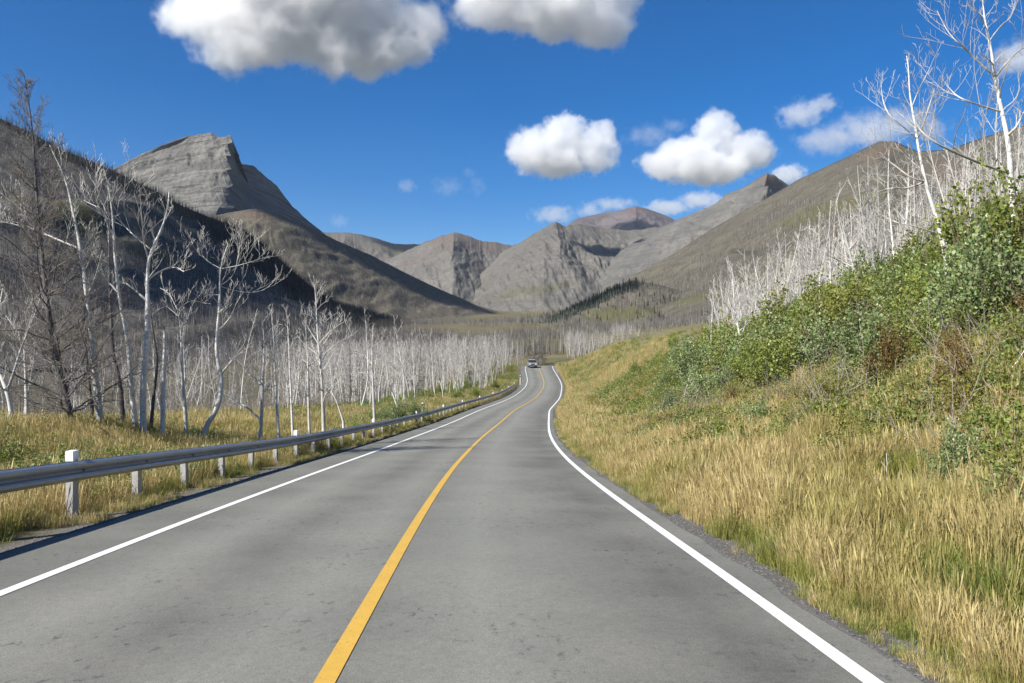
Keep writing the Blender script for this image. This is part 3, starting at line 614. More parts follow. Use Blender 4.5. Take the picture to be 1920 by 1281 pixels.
hero('dead_aspen', 'white aspen with wide drooping limbs left of the green willow', TL, [(702, 782), (700, 740), (698, 684), (698, 640), (700, 610)], 45, .11, [[(698, 680), (685, 668), (672, 660), (660, 658)], [(699, 710), (685, 700), (672, 698)], [(698, 650), (715, 640), (722, 622)]], 16, crown=(.45, 10), lmax=.16)
hero('dead_aspen', 'double stemmed aspen leaning left above the green willow', TL, [(747, 768), (737, 740), (729, 721), (724, 681), (722, 650)], 51, .085, [[(745, 755), (743, 730), (745, 700)]], 17, crown=(.45, 10), lmax=.17)
hero('dead_aspen', 'crooked white aspen at the left edge beside the burnt spruce', TL, [(22, 770), (14, 735), (0, 700), (-12, 660), (-5, 600), (5, 540)], 22, .08, [[(14, 735), (25, 700), (40, 650), (62, 600), (75, 560)]], 18, crown=(.35, 12), lmax=.2)
hero('dead_aspen', 'white aspen with a kinked trunk behind the burnt spruce', TL, [(50, 760), (48, 700), (45, 650), (60, 590), (70, 555)], 25, .07, [[(45, 650), (30, 620), (10, 590)]], 19, crown=(.35, 12), lmax=.2)
hero('burnt_spruce', 'smaller burnt spruce leaning beside the tallest one', TL, [(175, 790), (165, 700), (158, 610), (155, 540)], 26, .075, [], 20, CHAR, CHART, .15, .9, (.25, 24), .16, .15, conif=True)
# -- and right of the road
hero('dead_aspen', 'tallest white aspen leaning left above the shrubs at the far right', TL, [(1910, 560), (1900, 438), (1896, 337), (1891, 262), (1878, 210), (1866, 150), (1861, 109), (1853, 64), (1844, 34), (1842, -10)], 23, .125,
  [[(1865, 145), (1842, 124), (1816, 97), (1790, 75), (1771, 52), (1757, 20)], [(1877, 217), (1857, 204), (1823, 193), (1797, 184), (1775, 160)], [(1867, 146), (1880, 128), (1891, 112), (1917, 90), (1935, 88)], [(1898, 325), (1865, 318), (1805, 292), (1748, 270), (1726, 247), (1718, 230)], [(1856, 75), (1878, 45), (1893, 37), (1905, 10)], [(1850, 50), (1833, 20), (1815, 5)], [(1861, 109), (1850, 108), (1838, 100)], [(1890, 262), (1905, 240), (1925, 200)]], 30, crown=(.6, 9), lmax=.12, dens=.8)
hero('dead_aspen', 'white aspen with a candelabra top left of the tallest one', TL, [(1785, 560), (1771, 468), (1756, 405), (1739, 360), (1730, 318), (1720, 270), (1715, 225), (1709, 199), (1703, 169), (1706, 135), (1700, 105)], 24.5, .095,
  [[(1709, 199), (1722, 169), (1735, 145), (1745, 124)], [(1716, 250), (1688, 232), (1666, 217), (1655, 191), (1652, 160)], [(1736, 350), (1707, 337), (1677, 307), (1655, 296), (1640, 300)], [(1715, 215), (1730, 210), (1748, 212)], [(1733, 350), (1700, 355), (1670, 352), (1645, 360)], [(1718, 262), (1728, 245), (1745, 190), (1752, 165)]], 31, crown=(.5, 9), lmax=.13, dens=.8)
hero('dead_aspen', 'white aspen with a slanting lower trunk behind the second tall one', TL, [(1800, 560), (1780, 470), (1750, 400), (1740, 350)], 25, .09, [[(1770, 440), (1720, 425), (1680, 418), (1650, 402)]], 32, crown=(.5, 8), lmax=.2, dens=.8)
hero('dead_aspen', 'slender white aspen with a sharply leaning trunk on the bank', TL, [(1622, 560), (1605, 520), (1592, 470), (1580, 425), (1567, 385), (1575, 355)], 33, .08, [[(1592, 470), (1612, 445), (1625, 420)], [(1600, 500), (1575, 490), (1550, 478)]], 33, crown=(.45, 10), lmax=.2)
hero('dead_aspen', 'left foremost white aspen standing on the brow of the bank', TL, [(1333, 660), (1334, 610), (1336, 575), (1330, 545)], 44, .06, [], 34, crown=(.4, 8), lmax=.16)
hero('dead_aspen', 'leaning two stemmed white aspen near the brow of the bank', TL, [(1396, 670), (1386, 625), (1378, 580), (1374, 530), (1372, 500)], 44, .085, [[(1388, 635), (1400, 600), (1410, 560)], [(1384, 610), (1368, 570), (1360, 540)]], 35, crown=(.35, 14), lmax=.26)
hero('dead_aspen', 'white aspen with twisted stems right of the leaning pair', TL, [(1446, 655), (1445, 600), (1432, 555), (1418, 515), (1412, 480)], 42, .085, [[(1444, 600), (1460, 590), (1475, 580)], [(1425, 535), (1440, 505), (1450, 475)]], 36, crown=(.4, 14), lmax=.26)

SAID = 'white leafless aspen in the dense dead stand left of the road'
SAIR = 'white leafless aspen in the dead thicket above the shrubs on the right bank'
GL, GR = 'dead aspens left of the road', 'dead aspens on the right bank'
# stand left of the road, nearest first
cand = []
while len(cand) < 150:
    y = 27+110*rng.uniform()**1.1; umin = np.interp(y, [25, 45, 60, 90, 150], [12.5, 10, 8, 5, 3.5]); ul = umin+(8+y*.45)*rng.uniform()**1.3
    x = float(rx(y))-LEDGE-ul
    if x/y*F+CX < -120 or (x/y*F+CX < 540 and rng.uniform() < .5) or (x/y*F+CX < 330 and y < 46): continue
    cand.append((y, x))
for y, x in sorted(cand):
    k = int(rng.integers(0, 100)); s = rng.uniform(.62, 1.02)*(1.0 if y > 60 else .78)
    if k < 12: place_tree('burnt_spruce', 'dark burnt spruce standing among the white aspens left of the road', TL, 'burnt spruces left of the road', SNAG[k % 3], x, y, s*.85)
    elif k < 42: place_tree('dead_aspen', SAID, TL, GL, THIN[k % 4], x, y, s)
    else: place_tree('dead_aspen', SAID, TL, GL, ASPENS[k % 8], x, y, s)
cand = []
while len(cand) < 140:
    y = 24+85*rng.uniform(); umin = np.interp(y, [20, 30, 60, 110], [14, 15, 13, 13]); ur = umin+(5+y*.42)*rng.uniform()**1.2
    x = float(rx(y))+REDGE+ur; px = x/y*F+CX
    if px > 2020 or px < 1325+max(0, 40-y)*8: continue
    cand.append((y, x))
for y, x in sorted(cand):
    k = int(rng.integers(0, 100)); s = rng.uniform(.5, .85)*(.85 if y < 40 else 1)
    place_tree('dead_aspen', SAIR, TL, GR, (THIN[k % 4] if k < 40 else ASPENS[k % 8]), x, y, s)

x, y = (1008-CX)/F*245, 245.
place_tree('burnt_spruce', 'dark burnt spruce standing alone behind the oncoming car', TL, None, FULL[0], x, y, 1.2)
for k_, (dx_, dy_) in enumerate([(-1.8, 0), (1.5, 2), (-.8, 3), (.7, -2), (-2.6, 4), (2.4, 1), (0, 5)]):
    place_tree('burnt_spruce', 'dark burnt spruce in the small clump behind the oncoming car', TL, 'burnt spruce clump behind the car', FULL[k_ % 3], x+dx_, y+dy_, 1.0)
# ------------------------------------------------------------------ scattering of uncountable growth
def scatter(name, label, cat, meshes, pts, rotz, scl, tilt=None):
    col = bpy.data.collections.new(name+'_kinds')
    for i, me in enumerate(meshes):
        for j, mm in enumerate(me if isinstance(me, (list, tuple)) else [me]): pass
        o = bpy.data.objects.new(f'{name}_kind_{i:02d}', me); col.objects.link(o)
    n = len(pts); me = bpy.data.meshes.new(name); me.vertices.add(n); me.vertices.foreach_set('co', np.asarray(pts, np.float32).ravel())
    rot_ = np.zeros((n, 3), np.float32); rot_[:, 2] = rotz
    rot_[:, :2] = rng.normal(0, .09, (n, 2)) if tilt is None else tilt
    a = me.attributes.new('rot', 'FLOAT_VECTOR', 'POINT'); a.data.foreach_set('vector', rot_.ravel())
    a = me.attributes.new('scl', 'FLOAT', 'POINT'); a.data.foreach_set('value', np.asarray(scl, np.float32))
    a = me.attributes.new('idx', 'INT', 'POINT'); a.data.foreach_set('value', rng.integers(0, len(meshes), n).astype(np.int32))
    me.update()
    o = bpy.data.objects.new(name, me); COL.objects.link(o); tag(o, label, cat, kind='stuff')
    g = bpy.data.node_groups.new(name+'_nodes', 'GeometryNodeTree')
    g.interface.new_socket('Geometry', in_out='INPUT', socket_type='NodeSocketGeometry'); g.interface.new_socket('Geometry', in_out='OUTPUT', socket_type='NodeSocketGeometry')
    gi = g.nodes.new('NodeGroupInput'); go = g.nodes.new('NodeGroupOutput'); ip = g.nodes.new('GeometryNodeInstanceOnPoints')
    ci = g.nodes.new('GeometryNodeCollectionInfo'); ci.inputs['Collection'].default_value = col; ci.inputs['Separate Children'].default_value = True; ci.inputs['Reset Children'].default_value = True
    ip.inputs['Pick Instance'].default_value = True
    def na(nm, ty):
        q = g.nodes.new('GeometryNodeInputNamedAttribute'); q.data_type = ty; q.inputs['Name'].default_value = nm; return q.outputs['Attribute']
    g.links.new(gi.outputs[0], ip.inputs['Points']); g.links.new(ci.outputs[0], ip.inputs['Instance']); g.links.new(na('idx', 'INT'), ip.inputs['Instance Index'])
    er = g.nodes.new('FunctionNodeEulerToRotation'); g.links.new(na('rot', 'FLOAT_VECTOR'), er.inputs[0]); g.links.new(er.outputs[0], ip.inputs['Rotation'])
    g.links.new(na('scl', 'FLOAT'), ip.inputs['Scale']); g.links.new(ip.outputs[0], go.inputs[0])
    md = o.modifiers.new('scatter', 'NODES'); md.node_group = g
    return o

def tuft(seed, n, hmin, hmax, rad, wd, m, bend=.35, seed_heads=0.):
    r = np.random.default_rng(seed); V = []; Q = []; T = []; c = 0
    for i in range(n):
        a = r.uniform(0, 6.28); q = rad*r.uniform()**.6; b = np.array([math.cos(a)*q, math.sin(a)*q, -.04]); h = r.uniform(hmin, hmax)
        la = a+r.normal(0, .8); ln = bend*h*r.uniform(.2, 1.); dr = np.array([math.cos(la), math.sin(la), 0]); sd = np.array([-math.sin(la), math.cos(la), 0]) if r.uniform() < .5 else np.array([math.cos(la+.7), math.sin(la+.7), 0])
        ww = wd*r.uniform(.7, 1.3); hd = r.uniform() < seed_heads
        ks = [(0, 1), (.4, .85), (.72, .6), (.86, 1.9 if hd else .45)]
        for f, k in ks:
            p = b+np.array([0, 0, h*f*(1-.12*f)])+dr*ln*f*f
            V += [p-sd*ww*k/2, p+sd*ww*k/2]
        V.append(b+np.array([0, 0, h*.9])+dr*ln)
        for k in range(3): Q.append((c+2*k, c+2*k+1, c+2*k+3, c+2*k+2))
        T.append((c+6, c+7, c+8)); c += 9
    me = mesh('tuft', np.array(V), [np.array(Q), np.array(T)]); me.materials.append(m); return me
def leaves(pts, nrm, size, r, droop=.2, asp=.75):
    """diamond leaves, each two triangles folded on the midrib"""
    n = len(pts); d = nrm+r.normal(0, .7, (n, 3)); d /= np.linalg.norm(d, axis=1)[:, None]+1e-9
    u = np.cross(d, r.normal(0, 1, (n, 3))); u /= np.linalg.norm(u, axis=1)[:, None]+1e-9
    s = size*r.uniform(.6, 1.25, n)[:, None]; up = np.cross(u, d)
    a = pts; b = pts+d*s*.5+u*s*asp*.5+up*s*.08; c = pts+d*s; e = pts+d*s*.5-u*s*asp*.5+up*s*.08
    V = np.stack([a, b, c, e], 1).reshape(-1, 3); k = np.arange(n)*4
    return V, np.stack([k, k+1, k+2, k+3], 1)
def clump(seed, rad, h, stems, per, size, m, spreadz=.9):
    """low leafy plant: a few stems with leaves all along them"""
    r = np.random.default_rng(seed); Vs = []; Qs = []; c = 0; P_ = []; D_ = []
    for i in range(stems):
        a = r.uniform(0, 6.28); q = rad*r.uniform()**.7; l = h*r.uniform(.6, 1.1); b = np.array([math.cos(a)*q*.3, math.sin(a)*q*.3, 0]); e = np.array([math.cos(a)*q, math.sin(a)*q, l])
        f = r.uniform(.15, 1, per)[:, None]; p = b*(1-f)+e*f+r.normal(0, rad*.10, (per, 3)); P_.append(p); D_.append(np.tile(unit(e-b)*.4+np.array([0, 0, .3]), (per, 1)))
    V, Q = leaves(np.concatenate(P_), np.concatenate(D_), size, r)
    me = mesh('clump', V, Q); me.materials.append(m); return me

def band(n, y0, y1, u0, u1, side, py=1., pu=1., keep=None):
    out = []; tot = 0
    while tot < n:
        y = y0+(y1-y0)*rng.uniform(size=n)**py; u = u0+(u1-u0)*rng.uniform(size=n)**pu; h = rh(y); c = 1/np.sqrt(1+h*h)
        t = (-LEDGE-u) if side < 0 else (REDGE+u)
        x = rx(y)+t*c; yq = y-t*c*h
        k = np.ones(n, bool) if keep is None else rng.uniform(size=n) < keep(x, yq, u)
        k &= (np.abs(x) < yq*.70+3) & (yq > 1)
        z = ground(x, yq); q = np.stack([x, yq, z, u], 1)[k]; out.append(q); tot += len(q)
    return np.concatenate(out)[:n]

DRY = [tuft(200+i, 34, .30, .72, .14, .0075, GDRY, .32, .35) for i in range(5)]
SHORT = [tuft(210+i, 34, .10, .30, .13, .007, GDRY if i % 2 else GGRN, .5) for i in range(4)]
GRN = [tuft(220+i, 30, .22, .55, .13, .009, GGRN, .4) for i in range(5)]
TALL = [tuft(230+i, 16, .60, 1.0, .10, .0065, GDRY, .22, .7) for i in range(4)]
def lay(name, label, meshes, parts, smin, smax, cat='grass'):
    q = np.concatenate(parts); n = len(q)
    edge = np.clip(.5+q[:, 3]*.45, .4, 1)
    dist = 1+np.clip(q[:, 1]-30, 0, 80)/80*.5
    vary = .62+.75*np.clip(vnoise(q[:, 0]*.7, q[:, 1]*.55, 121)*.6+vnoise(q[:, 0]*2.3, q[:, 1]*2.3, 123)*.5, 0, 1)
    return scatter(name, label, cat, meshes, q[:, :3], rng.uniform(0, 6.28, n), rng.uniform(smin, smax, n)*edge*dist*vary)
gm = lambda s, a, b, sc=.35: (lambda x, y, u: sstep(a, b, fbm(x*sc, y*sc, s, 3)))
mR = gm(51, -.28, -.05, .5); mG = gm(61, -.1, .15, .4)
lay('dry_grass', 'yellow dry grass along the right verge and bank', DRY, [
   band(9000, 2, 22, .42, 8, 1, 1.1, 1.0, mR), band(11000, 18, 70, .4, 9, 1, 1.2, 1, mR), band(9000, 60, 215, .35, 16, 1, 1.0, 1.1), band(4500, 3, 60, 7, 20, 1, 1, 1, gm(67, -.1, .2))], .7, 1.15)
lay('tall_dry_grass', 'tall seeded straw coloured grass stalks on the right bank', TALL, [band(2600, 2, 28, 1.0, 8, 1, 1, 1, gm(71, -.1, .25)), band(2500, 20, 120, 1.0, 12, 1)], .6, 1.0)
lay('green_grass', 'green grass mixed through the right verge', GRN, [band(7500, 2, 40, .3, 9, 1, 1.2, 1, mG), band(5000, 40, 220, .2, 20, 1, 1, 1, gm(73, -.1, .2)), band(5000, 5, 80, 8, 24, 1, 1, 1, mG)], .6, 1.05)
lay('short_grass', 'short grass at the right edge of the asphalt', SHORT, [band(5200, 2, 60, .10, 3, 1, 1.5, 1.3, gm(75, -.25, .1, .9)), band(5000, 3, 50, 3, 16, 1)], .7, 1.2)
lay('dry_grass', 'yellow grass behind and under the guardrail', DRY, [
   band(6500, 5, 45, .9, 7, -1, 1.1, 1.), band(6500, 8, 60, 5, 18, -1, 1, 1), band(5000, 45, 160, .7, 7, -1, 1)], .6, .98)
lay('tall_dry_grass', 'tall pale grass on the berm behind the guardrail', TALL, [band(3000, 8, 45, 4, 15, -1)], .55, .9)
lay('green_grass', 'green grass along the guardrail', GRN, [band(9000, 5, 60, .7, 12, -1, 1.1, 1, gm(77, -.25, .1)), band(5500, 45, 200, .6, 14, -1)], .55, .95)
lay('short_grass', 'short weeds at the left edge of the shoulder', SHORT, [band(4200, 3, 90, .12, 2.4, -1, 1.3, 1.2, gm(79, -.2, .15, .8))], .7, 1.1)
FORB = [clump(240+i, .28, .40, 9, 22, .042, LEAF2 if i % 2 else LEAF) for i in range(5)]
FORBR = [clump(250+i, .26, .42, 9, 26, .028, (LEAFR, LEAFG, LEAFG, LEAFR)[i]) for i in range(4)]
lay('undergrowth', 'low leafy plants covering the right bank', FORB, [band(1500, 3, 60, 1.8, 9, 1, 1, .8, gm(81, .0, .3, .6)), band(12000, 5, 90, 4.5, 18, 1, 1, 1, gm(83, -.3, .1)), band(1500, 60, 200, 1, 16, 1, 1, 1, gm(85, 0, .2))], .7, 1.7, 'undergrowth')
lay('undergrowth', 'rusty brown low plants on the right bank', FORBR, [band(6500, 3, 80, 3.2, 20, 1, 1, 1, gm(87, -.12, .12))], .8, 1.6, 'undergrowth')
lay('undergrowth', 'low green plants along the guardrail and berm', FORB, [band(3400, 6, 60, 1.0, 16, -1, 1, 1, gm(89, -.1, .2)), band(2600, 50, 170, 1, 12, -1)], .6, 1.3, 'undergrowth')

def pebble(seed):
    r = np.random.default_rng(seed); th = np.linspace(0, 2*np.pi, 6, endpoint=False); V = [(0, 0, -.3)]
    for z, q in ((-.15, .8), (.15, .9)):
        V += [(math.cos(a)*q*r.uniform(.7, 1.1), math.sin(a)*q*r.uniform(.6, 1), z) for a in th]
    V.append((0, 0, .42)); Fc = []
    for k in range(6):
        a, b = 1+k, 1+(k+1) % 6; Fc += [(0, b, a), (a, b, b+6), (a, b+6, a+6), (13, a+6, b+6)]
    me = mesh('pebble', np.array(V), np.array(Fc)); me.materials.append(STONE); return me
STONE = simple('stone', (.13, .125, .115), .85, 0, .5, 3)
PB = [pebble(i) for i in range(4)]
q = np.concatenate([band(3800, 2, 30, .0, .7, 1, 1.4, 1), band(2500, 4, 40, .0, .7, -1, 1.3, 1), band(500, 2, 25, -.5, 0, 1)])
scatter('gravel', 'loose gravel between the asphalt and the grass', 'gravel', PB, q[:, :3], rng.uniform(0, 6.28, len(q)), rng.uniform(.008, .030, len(q)))

# far aspens beyond the countable ones, and the dead thicket at ground level
def joined(pr):
    Vs = []; Fs = []; c = 0
    for me in pr:
        v = np.empty(len(me.vertices)*3, np.float32); me.vertices.foreach_get('co', v); v = v.reshape(-1, 3)
        f = np.empty(len(me.polygons)*4, np.int32); me.polygons.foreach_get('vertices', f); Vs.append(v); Fs.append(f.reshape(-1, 4)+c); c += len(v)
    me = mesh('aspen_kind', np.concatenate(Vs), np.concatenate(Fs)); return me
GTW = make_bark('weathered_grey_aspen', (.62, .58, .52), (.12, .10, .09), False)
for n_ in GTW.node_tree.nodes:
    if n_.type == 'MAP_RANGE': n_.inputs[3].default_value = .38
FAR = [joined(t) for t in ASPENS[:5]+THIN]; [m_.materials.append(GTW) for m_ in FAR]
FARW = [joined(t) for t in ASPENS]; [m_.materials.append((TWIG, GTW)[i_ % 2]) for i_, m_ in enumerate(FARW)]
FARD = [joined(t) for t in SNAG]; [m_.materials.append(CHART) for m_ in FARD]
def field(n, x0, x1, y0, y1, keep, px=None):
    out = []; tot = 0
    while tot < n:
        x = rng.uniform(x0, x1, n); y = rng.uniform(y0, y1, n); k = rng.uniform(size=n) < keep(x, y)
        k &= np.abs(x) < y*.72+4
        if px: p = x/y*F+CX; k &= (p > px[0]) & (p < px[1])
        q = np.stack([x, y, ground(x, y)], 1)[k]; out.append(q); tot += len(q)
    return np.concatenate(out)[:n]
ulf = lambda x, y: -(x-rx(np.clip(y, -40, 318)))-LEDGE
stand = np.concatenate([field(850, -140, 10, 100, 230, lambda x, y: (ulf(x, y) > 4+0*y)*(.35+.65*(fbm(x*.03, y*.03, 91, 2) > -.15))*(.10+.9*sstep(500, 640, x/y*F+CX))),
                        field(900, -220, 60, 220, 420, lambda x, y: (x < 8+(y-220)*.1)*(fbm(x*.02, y*.02, 93, 2) > -.1)*(.08+.92*sstep(500, 640, x/y*F+CX)), (-50, 985)),
                        field(700, 20, 260, 250, 600, lambda x, y: (fbm(x*.02, y*.012, 95, 2) > .08)*1.0, (1060, 1420))])
scatter('aspen_stand', 'mass of pale dead aspens filling the valley floor', 'forest', FAR, stand, rng.uniform(0, 6.28, len(stand)), rng.uniform(.8, 1.15, len(stand))*np.interp(stand[:, 1], [100, 230, 500], [.95, 1.0, .95]), rng.normal(0, .04, (len(stand), 2)))
rt = np.concatenate([band(420, 30, 150, 17, 60, 1)[:, :3], band(260, 27, 70, 14.5, 26, 1)[:, :3]]); rt = rt[(rt[:, 0]/rt[:, 1]*F+CX > 1345)]
scatter('aspen_stand', 'mass of thin dead aspens filling in the thicket on the right bank', 'forest', FARW, rt, rng.uniform(0, 6.28, len(rt)), rng.uniform(.48, .86, len(rt)), rng.normal(0, .06, (len(rt), 2)))
dk = np.concatenate([field(420, -200, 0, 60, 330, lambda x, y: (ulf(x, y) > 22)*1.0), field(300, -150, 260, 420, 800, lambda x, y: x*0+1., (560, 1300))])
scatter('spruce_stand', 'mass of dark burnt spruces behind the aspens', 'forest', FARD, dk, rng.uniform(0, 6.28, len(dk)), rng.uniform(.6, .95, len(dk)), rng.normal(0, .03, (len(dk), 2)))
def brush(seed):
    r = np.random.default_rng(seed); out = []
    for k in range(26):
        a = r.uniform(0, 6.28); m, rr = shoot((r.normal(0, .35), r.normal(0, .35), -.05), (math.cos(a)*.7, math.sin(a)*.7, r.uniform(.5, 1.6)), r.uniform(.6, 1.9), .009, r, .2, .2, 4)
        out.append(tube(m, np.maximum(rr, .004), 3)); foliate(m, rr, r, 0, out, .2, .7, .2, .35, .005)
    me = mesh('brush_kind', *join(out)); me.materials.append(BRUSH); return me
BRUSH = simple('brush_twig', (.24, .205, .165), .85, 0, .3, 2)
BR = [brush(i) for i in range(300, 304)]
bq = np.concatenate([band(1500, 22, 75, 11, 55, -1)[:, :3], band(500, 15, 90, 13, 28, 1)[:, :3], band(50, 6, 40, 4.5, 12, 1)[:, :3]])
scatter('dead_brush', 'grey brown leafless brush under the dead trees', 'brush', BR, bq, rng.uniform(0, 6.28, len(bq)), rng.uniform(.5, 1.2, len(bq)))

# ------------------------------------------------------------------ shrubs
STEM = simple('shrub_stem', (.16, .12, .08), .8, 0, .3)
def shrub_kind(seed, h, w_, nt_, per, size, upright=.6):
    r = np.random.default_rng(seed); out = []; P_ = []; D_ = []
    for i in range(nt_):
        a = r.uniform(0, 6.28); q = w_*r.uniform()**.55; l = h*(1-.45*(q/w_)**2)*r.uniform(.55, 1.08)
        e = np.array([math.cos(a)*q, math.sin(a)*q, l]); b = np.array([math.cos(a)*q*.15, math.sin(a)*q*.15, -.1]); mid = (b+e)/2+np.array([math.cos(a), math.sin(a), 0])*q*.15
        pth = resamp([b, mid, e], 6)+r.normal(0, .02, (6, 3)); out.append(tube(pth, np.linspace(.012, .004, 6), 3))
        nsub = 6
        for s in range(nsub):
            f = r.uniform(.35, 1); c = b*(1-f)+e*f+r.normal(0, w_*.09, 3); k = per//nsub
            P_.append(c+r.normal(0, 1, (k, 3))*np.array([.11, .11, .13])*w_*.9); dd = unit(c-np.array([0, 0, h*.35])); D_.append(np.tile(dd*.6+np.array([0, 0, upright*.5]), (k, 1)))
    V, Q = leaves(np.concatenate(P_), np.concatenate(D_), size, r)
    k = V.reshape(-1, 4, 3)[:, 0, 2] > .05
    V = V.reshape(-1, 4, 3)[k].reshape(-1, 3); Q = np.arange(len(V)).reshape(-1, 4)
    return mesh('stems', *join(out)), mesh('foliage', V, Q)
SHR = [shrub_kind(400+i, h, w_, n_, p_, sz) for i, (h, w_, n_, p_, sz) in enumerate([(2.0, .95, 40, 78, .085), (2.4, 1.0, 44, 78, .085), (1.7, 1.05, 36, 78, .075), (2.9, .85, 42, 84, .09)])]
SML = [shrub_kind(420+i, h, w_, n_, p_, sz) for i, (h, w_, n_, p_, sz) in enumerate([(.95, .55, 22, 48, .048), (.8, .6, 22, 48, .045), (1.15, .5, 22, 54, .055)])]
def mk(k, m):
    a, b = k; a2 = a.copy(); b2 = b.copy(); a2.materials.append(STEM); b2.materials.append(m); return a2, b2
SG, SGG, SR = [mk(k, LEAF) for k in SHR], [mk(k, LEAF2) for k in SHR], [mk(k, LEAFR) for k in SHR]
MG, MGG, MR = [mk(k, LEAF) for k in SML], [mk(k, LEAF2) for k in SML], [mk(k, LEAFR) for k in SML]
def place_shrub(name, label, group, pr, x, y, s):
    t = empty(name, (x, y, float(ground(x, y))-.03), rng.uniform(0, 6.28)); t.scale = (s*rng.uniform(.9, 1.15), s*rng.uniform(.9, 1.15), s); tag(t, label, 'shrub', group)
    link('stems', pr[0], None, t); link('foliage', pr[1], None, t); return t
def at_px(px, y): return (px-CX)/F*y, y
def put(n, y0, y1, u0, u1, side, kinds, name, label, group, s0, s1, mind=.8, keep=None, py=1.):
    q = band(n*8, y0, y1, u0, u1, side, py, 1., keep); got = []
    for x, y, z, u in q:
        if len(got) >= n: break
        if all((x-a)**2+(y-b)**2 > (mind*(1+y*.01))**2 for a, b in got):
            got.append((x, y)); place_shrub(name, label, group, kinds[int(rng.integers(0, len(kinds)))], x, y, rng.uniform(s0, s1))
put(110, 13, 50, 6.8, 18, 1, SG+SGG[:2], 'green_shrub', 'tall green leafy shrub in the thicket high on the right bank', 'tall shrubs on the right bank', .75, 1.35, .9, lambda x, y, u: sstep(-.12, .08, fbm(x*.3, y*.25, 111, 2)+(u-10)*.03))
put(34, 40, 100, 8, 22, 1, SG, 'green_shrub', 'distant green shrub below the aspens along the right bank', 'distant shrubs on the right bank', .6, 1.0, 1.2)
put(24, 9, 30, 6.0, 11, 1, SR+MR, 'rusty_shrub', 'orange brown shrub on the steep part of the right bank', 'rusty shrubs on the right bank', .5, .75, 1.2)
put(125, 7, 46, 3.6, 9.5, 1, MGG+MG, 'low_shrub', 'knee high grey green shrub in the grass of the right bank', 'low shrubs on the right bank', .6, 1.25, .7, lambda x, y, u: sstep(-.1, .15, fbm(x*.3, y*.25, 115, 2)+(u-6)*.05))
put(16, 10, 40, 3.6, 7, 1, MR+MG, 'low_shrub', 'small dark shrub low on the right slope', 'small dark shrubs low on the right slope', .5, .8, 1.2)
for k_, (px, y, sc_) in enumerate([(1800, 21, 1.45), (1850, 22, 1.55), (1905, 21.5, 1.6), (1950, 20, 1.5), (1880, 18.5, 1.25), (1825, 19, 1.2), (1760, 23, 1.3), (1715, 25, 1.25)]):
    x, y = at_px(px, y); place_shrub('green_shrub', 'tall green leafy shrub in the thicket high on the right bank', 'tall shrubs on the right bank', (SG+SGG)[(k_*3) % 8], x, y, sc_)
for px, y, s, k, lb in [(1318, 33, .95, SGG[0], 'grey green round shrub at the left end of the thicket'), (1345, 34, .85, SGG[2], 'grey green shrub behind the round one at the thicket end'),
        (1255, 37, .62, SGG[1], 'pale upright shrub alone on the grassy slope'), (1200, 42, .55, SG[2], 'dark low shrub left of the pale upright one'), (1172, 46, .5, SG[0], 'green low shrub nearest the road on the far slope'),
        (1085, 62, .55, SG[2], 'green shrub by the bend of the right edge line')]:
    x, y = at_px(px, y); place_shrub('green_shrub', lb, None, k, x, y, s)
for px, y, s, k, lb in [(745, 51, .95, SGG[0], 'pale green willow behind the guardrail'), (715, 49, .8, SGG[2], 'pale green willow left of the larger one'), (780, 55, .8, SGG[1], 'pale green willow right of the larger one'),
        (628, 35, .5, SG[2], 'dark green low bush behind the rail below the bushy aspen'), (665, 38, .5, SG[0], 'dark green low bush right of its twin behind the rail'), (10, 14.5, .5, SG[0], 'dark green bush in the yellow grass at the far left')]:
    x, y = at_px(px, y); place_shrub('green_shrub', lb, None, k, x, y, s)
put(22, 42, 95, 1.2, 3.2, -1, MG+MGG, 'low_shrub', 'low green shrub growing at the foot of the guardrail', 'low shrubs along the guardrail', .6, .95, 1.2)
put(22, 90, 185, 2, 12, -1, SG, 'green_shrub', 'green shrub beyond the end of the guardrail', 'shrubs beyond the guardrail end', .5, .9, 1.6)

put(42, 7, 28, 2.8, 7.5, 1, MG+MG+MGG, 'low_shrub', 'leafy young aspen sapling standing in the dry grass of the right slope', 'aspen saplings on the right slope', .7, 1.25, .5, lambda x, y, u: sstep(.0, .25, fbm(x*.35, y*.3, 131, 2)))
put(20, 9, 30, 3.2, 7.5, 1, SG+SGG, 'green_shrub', 'waist high bright green bush spilling down onto the dry grass of the right slope', 'bushes spilling down the right slope', .38, .6, 1.3, lambda x, y, u: sstep(.0, .2, fbm(x*.3, y*.25, 137, 2)))
put(26, 9, 34, 3.2, 8, 1, [mk(k, LEAFG) for k in SML], 'low_shrub', 'olive yellow bush low on the right slope', 'olive bushes on the right slope', .7, 1.3, .7)
# a few dead sticks lying on the bank
STICK = simple('bleached_wood', (.55, .51, .45), .8, 0, .25, 5)
def stick(label, pts, r0, seed):
    r = np.random.default_rng(seed); p = resamp(pts, 8)+r.normal(0, .012, (8, 3)); out = [tube(p, np.linspace(r0, r0*.4, 8), 5)]
    foliate(p, np.linspace(r0, r0*.4, 8), r, 0, out, 0, .4, .3, .3, .004)
    b = p[0].copy(); V, Q = join(out); o = link('dead_branch', mesh('dead_branch', V-b, Q, True), STICK); o.location = b; tag(o, label, 'branch')
def gp(px, y, up): x = (px-CX)/F*y; return (x, y, float(ground(x, y))+up)
stick('short white stick standing up from the grass of the right bank', [gp(1668, 10.4, .3), gp(1662, 10.4, .55), gp(1664, 10.4, .75)], .010, 1)
stick('bleached crooked branch lying on the bare patch of the right bank', [gp(1760, 10, .12), gp(1800, 10.1, .3), (gp(1840, 10.2, .22)), gp(1880, 10.3, .35)], .014, 2)
stick('grey fallen branch in the brush left of the crooked one', [gp(1700, 10.5, .1), gp(1740, 10.7, .25), gp(1765, 10.7, .2)], .014, 3)
